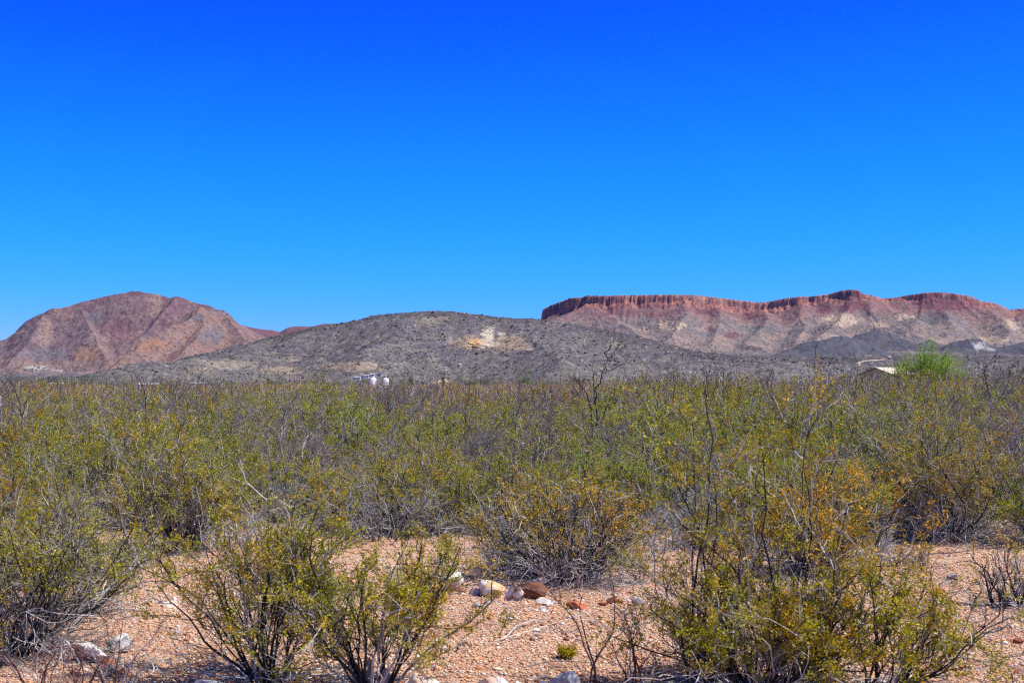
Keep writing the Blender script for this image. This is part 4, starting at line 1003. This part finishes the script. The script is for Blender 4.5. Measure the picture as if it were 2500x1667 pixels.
for t_ in trees:
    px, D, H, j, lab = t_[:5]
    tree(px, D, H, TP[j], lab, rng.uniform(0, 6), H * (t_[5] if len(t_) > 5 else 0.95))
# low green band of far scrub trees
n = 420
yy = rng.uniform(420, 700, n); xx = rng.uniform(-0.42, 0.42, n) * yy
hh = rng.uniform(2.0, 4.2, n)
par = np.repeat(np.arange(n), 70); uu = rng.normal(size=(len(par), 3)); uu /= np.linalg.norm(uu, axis=1, keepdims=True); uu *= (rng.random(len(par)) ** 0.45)[:, None]
pos = np.stack([xx[par] + uu[:, 0] * 2.2, yy[par] + uu[:, 1] * 2.2, hh[par] * (0.55 + 0.45 * uu[:, 2])], -1)
G = Geo(); cb = np.where(rng.random((n, 1)) < 0.4, np.array((0.10, 0.14, 0.04)), np.array((0.10, 0.11, 0.075)))
add_leaves(G, pos, np.full(len(par), 0.55), 0.6, cb[par] * rng.uniform(0.6, 1.4, (len(par), 1)))
tag(link('scrub_woodland', G.mesh('scrub_woodland', M_LEAF_BRIGHT)), 'hazy green belt of scrub trees at the foot of the hills', 'woodland', kind='stuff')

# ------------------------------------------------------------------ buildings and tanks on the plain
def plain(name, col, rough=0.7, ns=1.5):
    m, n_, b = new_mat(name, rough)
    t = n_.nodes.new('ShaderNodeTexNoise'); t.inputs['Scale'].default_value = ns; t.inputs['Detail'].default_value = 4
    tc_ = n_.nodes.new('ShaderNodeTexCoord'); n_.links.new(tc_.outputs['Object'], t.inputs['Vector'])
    r = n_.nodes.new('ShaderNodeValToRGB'); r.color_ramp.elements[0].position = 0.3; r.color_ramp.elements[1].position = 0.7
    r.color_ramp.elements[0].color = (*[c * 0.85 for c in col], 1); r.color_ramp.elements[1].color = (*[min(1, c * 1.1) for c in col], 1)
    n_.links.new(t.outputs['Fac'], r.inputs[0]); n_.links.new(r.outputs[0], b.inputs['Base Color']); return m
W_WHITE = plain('white_paint', (0.8, 0.8, 0.8)); W_BEIGE = plain('beige_metal_roof', (0.62, 0.54, 0.42)); W_WALL = plain('dull_wall', (0.26, 0.28, 0.24)); W_DARK = plain('dark_trim', (0.06, 0.055, 0.05)); W_GLASS = plain('dark_glass', (0.05, 0.06, 0.07), 0.2); W_CREAM = plain('cream_dome', (0.68, 0.56, 0.42))
def box(lo, hi):
    (a, b, c), (d, e, f) = lo, hi
    V = np.array([(a, b, c), (d, b, c), (d, e, c), (a, e, c), (a, b, f), (d, b, f), (d, e, f), (a, e, f)], float)
    return V, np.array([(0, 3, 2, 1), (4, 5, 6, 7), (0, 1, 5, 4), (1, 2, 6, 5), (2, 3, 7, 6), (3, 0, 4, 7)])
def bx(name, lo, hi, mat, parent):
    V, Fq = box(lo, hi); return link(name, mesh_obj(name, V, [Fq], mat), parent)
def gable_house(px, D, Wd, Dp, wall, rise, roofmat, wallmat, label, rz=0.0, z=0.0, cat='house', wins=2, oh=0.3):
    root = link(cat, None, loc=(pix(px, HZ, D)[0], D, z)); root.rotation_euler = (0, 0, rz); tag(root, label, cat)
    w, d = Wd / 2, Dp / 2
    V = np.array([(-w, -d, -1), (w, -d, -1), (w, d, -1), (-w, d, -1), (-w, -d, wall), (w, -d, wall), (w, d, wall), (-w, d, wall), (-w, 0, wall + rise - 0.02), (w, 0, wall + rise - 0.02)], float)
    link('wall', mesh_obj('wall', V, [np.array([(0, 1, 5, 4), (2, 3, 7, 6)]), np.array([(3, 0, 4, 8, 7), (1, 2, 6, 9, 5)])], wallmat), root)
    w += oh; d += oh; k = rise / (Dp / 2) * oh; e = wall - k; t = 0.12
    V = []
    for zz in (0, t): V += [(-w, -d, e + zz), (w, -d, e + zz), (w, 0, wall + rise + zz), (-w, 0, wall + rise + zz), (-w, d, e + zz), (w, d, e + zz)]
    Fr = [(6, 7, 8, 9), (9, 8, 11, 10), (3, 2, 1, 0), (4, 5, 2, 3), (0, 1, 7, 6), (5, 4, 10, 11), ]
    rf = link('roof', mesh_obj('roof', np.array(V), [np.array(Fr)], roofmat), root)
    bx('fascia', (-w - 0.04, -d - 0.06, e - 0.18), (w + 0.04, -d - 0.004, e + t), W_DARK, rf)
    for s_ in (-1, 1):
        V = np.array([(s_ * (w + .03), -d, e - .2), (s_ * (w + .03), 0, wall + rise - .2), (s_ * (w + .03), d, e - .2), (s_ * (w + .03), d, e + t), (s_ * (w + .03), 0, wall + rise + t), (s_ * (w + .03), -d, e + t)])
        V2 = V.copy(); V2[:, 0] -= s_ * 0.02; VV = np.concatenate([V, V2])
        link('rake_board', mesh_obj('rake_board', VV, [np.array([(0, 1, 4, 5), (1, 2, 3, 4), (6, 7, 10, 11), (7, 8, 9, 10), (0, 1, 7, 6), (1, 2, 8, 7), (5, 4, 10, 11), (4, 3, 9, 10)])], W_DARK), rf)
    for q in range(wins):
        cx = -Wd / 2 + Wd * (q + 0.5) / wins
        f_ = bx('window', (cx - 0.5, -Dp / 2 - 0.05, wall * 0.4), (cx + 0.5, -Dp / 2 - 0.003, wall * 0.4 + 0.9), W_WHITE, root)
        bx('pane', (cx - 0.42, -Dp / 2 - 0.07, wall * 0.4 + 0.08), (cx + 0.42, -Dp / 2 - 0.052, wall * 0.4 + 0.82), W_GLASS, f_)
    return root
gable_house(2166, 250, 6.0, 7.0, 3.55, 1.15, W_BEIGE, W_WALL, 'house with a beige gabled roof beside the lime green tree', rz=math.radians(38), wins=2, oh=0.45)
gable_house(363, 520, 6.5, 3.0, 2.0, 0.35, W_WHITE, W_WALL, 'low white building far off left of the vivid green tree', wins=3)
gable_house(138, 640, 6.5, 3.0, 2.3, 0.3, W_WHITE, W_WALL, 'long low white roofed building nearest the left edge', wins=3)
gable_house(485, 600, 8.0, 3.0, 2.5, 0.3, W_WHITE, W_WALL, 'white roofed building just left of the vivid green tree', wins=3)
for px_, py_, wd_, hh_, m_, lab_ in ((873, 926, 15, 1.7, W_WHITE, 'white trailer left of the pair of white tanks'), (893, 923, 16, 1.9, W_WHITE, 'white trailer nearest the left white tank'),
                                (909, 920, 11, 2.4, W_WHITE, 'white trailer showing just above the left white tank'), (929, 918.5, 7, 2.6, plain('pale_blue_panel', (0.42, 0.44, 0.66)), 'small pale blue shed behind the white tanks')):
    tx_, ty_, tz_ = on_hill(px_, py_)
    gable_house(px_, ty_, wd_ / F * ty_, 3.0, hh_, 0.3, m_, m_, lab_, cat='shed' if 'shed' in lab_ else 'trailer', z=tz_, wins=2)
def dome_tank(px, py_top, D, Wd, mat, label, ribs=12):
    top = pix(px, py_top, D)[2]; r = Wd / 2
    root = link('storage_tank', None, loc=(pix(px, HZ, D)[0], D, 0)); tag(root, label, 'storage tank')
    sg = 24; a = np.arange(sg) * 2 * np.pi / sg
    def lathe(name, prof):
        V = np.array([[(q * math.cos(t), q * math.sin(t), h) for t in a] for q, h in prof]).reshape(-1, 3)
        i = np.arange(len(prof) * sg).reshape(len(prof), sg); A_ = i[:-1]; B_ = np.roll(A_, -1, 1); D_ = i[1:]; C_ = np.roll(D_, -1, 1)
        link(name, mesh_obj(name, V, [np.stack([A_, B_, C_, D_], -1).reshape(-1, 4)], mat, smooth=True), root)
    hs = top - r * 0.95
    lathe('shell', [(r, -0.1), (r, hs * 0.5), (r, hs - 0.05), (r * 0.98, hs)])
    lathe('dome', [(r * 0.985 * math.cos(t), hs + 0.01 + r * 0.85 * math.sin(t)) for t in np.linspace(0, 1.5, 9)])
    lathe('hatch', [(r * 0.16, hs + r * 0.8), (r * 0.16, hs + r * 0.94), (r * 0.02, hs + r * 0.95)])
dome_tank(911, 920.5, 400, 2.0, W_WHITE, 'white domed tank on the plain, left one of the white pair')
dome_tank(942, 921.5, 400, 1.7, W_WHITE, 'white domed tank on the plain, right one of the white pair')
dome_tank(1497, 934, 230, 0.75, W_CREAM, 'cream domed tank behind the thicket, left one of the cream pair')
dome_tank(1516, 934, 230, 0.62, W_CREAM, 'cream domed tank behind the thicket, right one of the cream pair')
x, y, z = on_hill(2171, 875)
van = tag(link('parked_van', None, loc=(x, y, z + 0.3)), 'tiny white van at the end of the pale road', 'van')
bx('body', (-2.0, -1, 0.45), (2.0, 1, 2.3), W_WHITE, van); bx('hood', (2.004, -0.95, 0.45), (2.9, 0.95, 1.3), W_WHITE, van); bx('window', (0.9, -1.02, 1.4), (1.8, -1.003, 2.0), W_GLASS, van)
for wx in (-1.3, 1.7):
    for wy in (-0.95, 0.95):
        a = np.arange(12) * np.pi / 6; V = np.array([(wx + 0.38 * math.cos(t), wy + s_ * 0.12, 0.38 + 0.38 * math.sin(t)) for s_ in (-1, 1) for t in a])
        i = np.arange(12); link('wheel', mesh_obj('wheel', V, [np.stack([i, (i + 1) % 12, (i + 1) % 12 + 12, i + 12], -1), i[None, :], i[None, ::-1] + 12], W_DARK), van)

# ------------------------------------------------------------------ rocks
CW = (0.78, 0.74, 0.66); CB = (0.16, 0.062, 0.04); CO = (0.50, 0.19, 0.09); CG = (0.33, 0.34, 0.36); CT = (0.60, 0.42, 0.28); CR = (0.40, 0.12, 0.08); CP = (0.50, 0.32, 0.28); CY = (0.62, 0.43, 0.22)
rocks = [  # x0, x1, top, base, colours, label, split
    (1064, 1132, 1401, 1450, CT, CW, 'angular white rock, leftmost of the row of rocks in the centre', 1.5),  # tan left side is its shaded face, put into the colour
    (1088, 1112, 1386, 1420, CB, CO, 'rust brown stone behind the angular white rock', 0.0),
    (1108, 1130, 1400, 1436, CB, CB, 'dark brown slab leaning behind the angular white rock', 0.0),
    (1119, 1140, 1436, 1453, CR, CP, 'small red stone between the angular white rock and the grey pink one', 0),
    (1139, 1172, 1432, 1456, CP, CG, 'greyish pink stone left of the cream and ochre rock', 0),
    (1169, 1230, 1422, 1460, CW, CY, 'cream and ochre rock in the middle of the row', 0.9),
    (1233, 1282, 1421, 1464, CB, CW, 'brown and white mottled rock right of the cream and ochre rock', -0.4),
    (1280, 1348, 1419, 1458, CB, (0.22, 0.10, 0.06), 'rough dark brown rock, largest at the right end of the row', 0),
    (1294, 1334, 1409, 1432, CW, CP, 'white stone peeking up behind the dark brown rock', 0),
    (1310, 1350, 1457, 1474, CW, (0.6, 0.56, 0.5), 'flat white stone in front of the dark brown rock', 0),
    (1386, 1442, 1464, 1484, CO, CR, 'flat orange red stone right of the flat white stone', 0),
    (1456, 1482, 1466, 1478, CR, CO, 'small red stone right of the flat orange red one', 0),
    (1484, 1526, 1454, 1472, CO, CB, 'rust brown stone left of the grey stone', 0),
    (1536, 1572, 1457, 1478, CG, (0.42, 0.38, 0.36), 'grey stone beside the left side of the lower right bush', 0),
    (1318, 1340, 1478, 1490, CG, CW, 'small grey stone below the flat white stone', 0),
    (1146, 1172, 1472, 1484, CG, CG, 'small bluish grey stone below the row of rocks', 0),
    (1186, 1206, 1466, 1476, CG, CW, 'small pale grey stone below the cream and ochre rock', 0),
    (1060, 1080, 1357, 1372, CG, (0.45, 0.45, 0.46), 'small grey stone alone on the open gravel behind the row', 0),
    (1034, 1054, 1442, 1454, CO, CR, 'small orange stone left of the angular white rock', 0),
    (247, 312, 1545, 1588, CW, CG, 'white rock behind the two toned rock at the lower left', 0),
    (176, 258, 1562, 1614, CB, CW, 'two toned brown and white rock at the lower left', 1.3),  # brown stone, its left half also darkened in colour for the shaded face
    (246, 281, 1601, 1620, CO, (0.56, 0.27, 0.15), 'rounded orange stone in front of the two toned rock', 0),
    (167, 191, 1633, 1651, CB, CR, 'dark red stone near the bottom left', 0),
    (285, 321, 1632, 1652, CO, CB, 'rust stone right of the dark red one near the bottom left', 0),
    (394, 432, 1462, 1478, CT, CW, 'cream stone on the gravel left of the lower left bush', 0),
    (383, 398, 1462, 1472, CG, CG, 'small grey stone touching the cream one on the left', 0),
    (448, 545, 1652, 1692, CW, CG, 'pale rock under the lower left bush', 0),
    (888, 912, 1600, 1660, CO, CW, 'red and white rock behind the stems of the thin bush', 0),
    (912, 950, 1620, 1680, CG, CT, 'greyish tan rock among the stems of the thin bush', 0),
    (1000, 1104, 1650, 1700, CT, CW, 'wide pale beige rock at the bottom edge left of centre', 0),
    (1165, 1248, 1638, 1704, (0.66, 0.44, 0.32), CW, 'smooth pinkish beige dome shaped rock at the bottom centre', 0.3),
    (1344, 1420, 1641, 1702, (0.30, 0.32, 0.36), (0.38, 0.38, 0.4), 'bluish grey rock at the bottom right of centre', 0),
    (1310, 1345, 1661, 1690, CO, CW, 'orange and white stone left of the bluish grey rock', 0),
    (2242, 2268, 1352, 1368, CO, (0.6, 0.3, 0.18), 'orange stone on the open gravel under the large right bush', 0),
    (2272, 2310, 1434, 1450, CO, CB, 'rust stone with a dark side on the right hand gravel', 0),
    (2315, 2352, 1400, 1414, CB, CG, 'brown flat stone highest of the right hand gravel stones', 0),
    (2212, 2240, 1464, 1476, CR, CO, 'bright red stone on the right hand gravel', 0),
    (2240, 2282, 1484, 1494, CB, CO, 'flat brown slab below the bright red stone', 0),
    (2255, 2300, 1468, 1482, CO, CP, 'orange brown slab right of the bright red stone', 0),
    (2298, 2334, 1458, 1474, CP, CB, 'pinkish brown slab right of the other slabs', 0),
    (2318, 2334, 1582, 1593, CR, CR, 'small bright red stone at the lower right', 0),
    (2470, 2500, 1556, 1568, CB, CR, 'dark red slab at the right edge', 0),
    (2472, 2495, 1634, 1648, CR, CO, 'red stone in the bottom right corner', 0),
    (2268, 2290, 1515, 1525, CR, CO, 'small orange red stone under the leaning branches', 0),
    (735, 755, 1396, 1408, CG, CW, 'small bluish stone behind the lower left bush', 0),
    (858, 876, 1382, 1392, CR, CO, 'tiny red stone behind the thin bush', 0),
    (612, 632, 1366, 1377, CO, CR, 'rust stone above the lower left bush on open gravel', 0),
    (1555, 1592, 1330, 1345, CT, CO, 'tan stone in the gap right of the broad bush', 0),
]
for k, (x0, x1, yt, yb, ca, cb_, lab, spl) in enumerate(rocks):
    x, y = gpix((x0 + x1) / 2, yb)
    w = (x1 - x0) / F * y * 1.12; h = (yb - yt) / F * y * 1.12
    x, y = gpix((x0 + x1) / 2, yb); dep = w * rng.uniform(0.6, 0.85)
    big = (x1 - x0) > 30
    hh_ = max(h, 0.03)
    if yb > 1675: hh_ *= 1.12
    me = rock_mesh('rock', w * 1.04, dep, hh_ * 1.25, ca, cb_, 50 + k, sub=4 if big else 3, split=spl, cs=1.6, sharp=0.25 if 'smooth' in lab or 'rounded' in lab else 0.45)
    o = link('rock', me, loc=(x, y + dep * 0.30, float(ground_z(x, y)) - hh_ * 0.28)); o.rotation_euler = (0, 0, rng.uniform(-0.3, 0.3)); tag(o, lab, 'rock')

# ------------------------------------------------------------------ gravel, litter
def gravel(n, ymin, ymax, s0, s1, pwr=1.0):
    y = ymin + (ymax - ymin) * rng.random(n) ** pwr; x = rng.uniform(-0.40, 0.40, n) * y
    return x, y, np.exp(rng.uniform(math.log(s0), math.log(s1), n))
pal = np.array([(0.62, 0.33, 0.18), (0.66, 0.42, 0.28), (0.52, 0.20, 0.10), (0.72, 0.56, 0.42), (0.80, 0.74, 0.66), (0.30, 0.13, 0.09), (0.42, 0.40, 0.40), (0.70, 0.38, 0.20), (0.58, 0.36, 0.30), (0.70, 0.50, 0.24)])
pw = np.array([.2, .18, .12, .14, .08, .07, .05, .08, .05, .03])
parts_ = [gravel(62000, 7.6, 13.5, 0.006, 0.016), gravel(26000, 13, 20, 0.008, 0.019), gravel(2600, 7.6, 18, 0.016, 0.036)]
x = np.concatenate([q[0] for q in parts_]); y = np.concatenate([q[1] for q in parts_]); s = np.concatenate([q[2] for q in parts_])
z = ground_z(x, y)
G = Geo(); v, f, c = low_blobs(np.stack([x, y, z + s * 0.15], -1), s, pal[rng.choice(len(pal), len(x), p=pw / pw.sum())] * rng.uniform(0.8, 1.15, (len(x), 1)), 0.55); G.add(v, [f], c)
tag(link('gravel', G.mesh('gravel', M_PEBBLE)), 'loose orange, cream and grey gravel scattered over the bare soil', 'gravel', kind='stuff')
G = Geo()
n = 5200
y = 7.6 + 14 * rng.random(n); x = rng.uniform(-0.4, 0.4, n) * y
pr = np.array([(o.location.x, o.location.y) for o in COL.objects if o.get('category') in ('shrub', 'dry brush') and o.location.y < 22])
q = pr[rng.integers(len(pr), size=15000)] + rng.normal(0, 0.42, (15000, 2))
dn = fbm(x / 1.2, y / 1.2, 3); kp = dn + rng.normal(0, 0.3, n) > 0.1; x, y = np.concatenate([x[kp], q[:, 0]]), np.concatenate([y[kp], q[:, 1]]); n = len(x)
az = rng.uniform(0, 6.28, n); P0 = np.stack([x, y, ground_z(x, y) + 0.012], -1); D0 = np.stack([np.cos(az), np.sin(az), 0 * az], -1)
P, _ = wander(P0, D0, rng.uniform(0.04, 0.22, n), 5, 0.18, 0); P[..., 2] = P0[:, None, 2] + rng.uniform(0, 0.008, (n, 5))
add_tubes(G, P, taper(0.0022, 0.0012, 5, n), bark(n, np.array((0.36, 0.33, 0.30)), np.array((0.12, 0.09, 0.08)), 0.4), 3)
tag(link('twig_litter', G.mesh('twig_litter', M_BARK)), 'fine dry twigs littering the gravel between the bushes', 'litter', kind='stuff')

def lying_branch(lines, r, col, label):
    root = None; G = Geo(); o0 = gpix(*lines[0][0])
    for q, ln in enumerate(lines):
        pp = np.array([(*gpix(a, b), 0) for a, b in ln]); pp[:, 2] = ground_z(pp[:, 0], pp[:, 1]) + 0.02
        t = np.linspace(0, len(pp) - 1, 14); P = np.stack([np.interp(t, range(len(pp)), pp[:, k]) for k in range(3)], -1); P[:, :2] += rng.normal(0, 0.006, (14, 2))
        P[:, 2] += 0.02 * np.sin(np.linspace(0, 3.1, 14)); P -= np.array((*o0, 0))
        add_tubes(G, P[None], np.linspace(r, r * 0.45, 14)[None], col, 5)
    o = link('fallen_branch', G.mesh('fallen_branch', M_BARK), loc=(*o0, 0)); tag(o, label, 'branch')
lying_branch([[(1202, 1576), (1230, 1574), (1290, 1560), (1340, 1535), (1405, 1508)], [(1230, 1570), (1255, 1545), (1305, 1520), (1350, 1522), (1390, 1540), (1430, 1556)]], 0.0045, (0.60, 0.56, 0.50), 'bleached forked branch lying on open gravel in the centre')
lying_branch([[(1115, 1590), (1130, 1584), (1150, 1587)]], 0.008, (0.12, 0.09, 0.08), 'short dark twig lying left of the bleached forked branch')
lying_branch([[(2270, 1353), (2330, 1353), (2360, 1350), (2390, 1335)]], 0.007, (0.10, 0.08, 0.08), 'dark fallen branch below the large right bush')
lying_branch([[(1290, 1636), (1340, 1630), (1400, 1634), (1440, 1628)]], 0.005, (0.25, 0.22, 0.21), 'grey fallen branch above the bluish grey rock')

# ------------------------------------------------------------------ desert air
hz = bpy.data.materials.new('desert_air'); hz.use_nodes = True
hn = hz.node_tree; hn.nodes.clear()
ho = hn.nodes.new('ShaderNodeOutputMaterial'); hv = hn.nodes.new('ShaderNodeVolumePrincipled')
hv.inputs['Color'].default_value = (0.22, 0.42, 1.0, 1); hv.inputs['Density'].default_value = 0.000008; hv.inputs['Anisotropy'].default_value = 0.2
hn.links.new(hv.outputs[0], ho.inputs['Volume'])
V, Fq = box((-18500, -2500, -10), (18500, 18500, 720))
tag(link('haze', mesh_obj('haze', V, [Fq[:, ::-1].copy() * 0 + Fq], hz)), 'thin pale haze in the desert air', 'haze', kind='stuff')
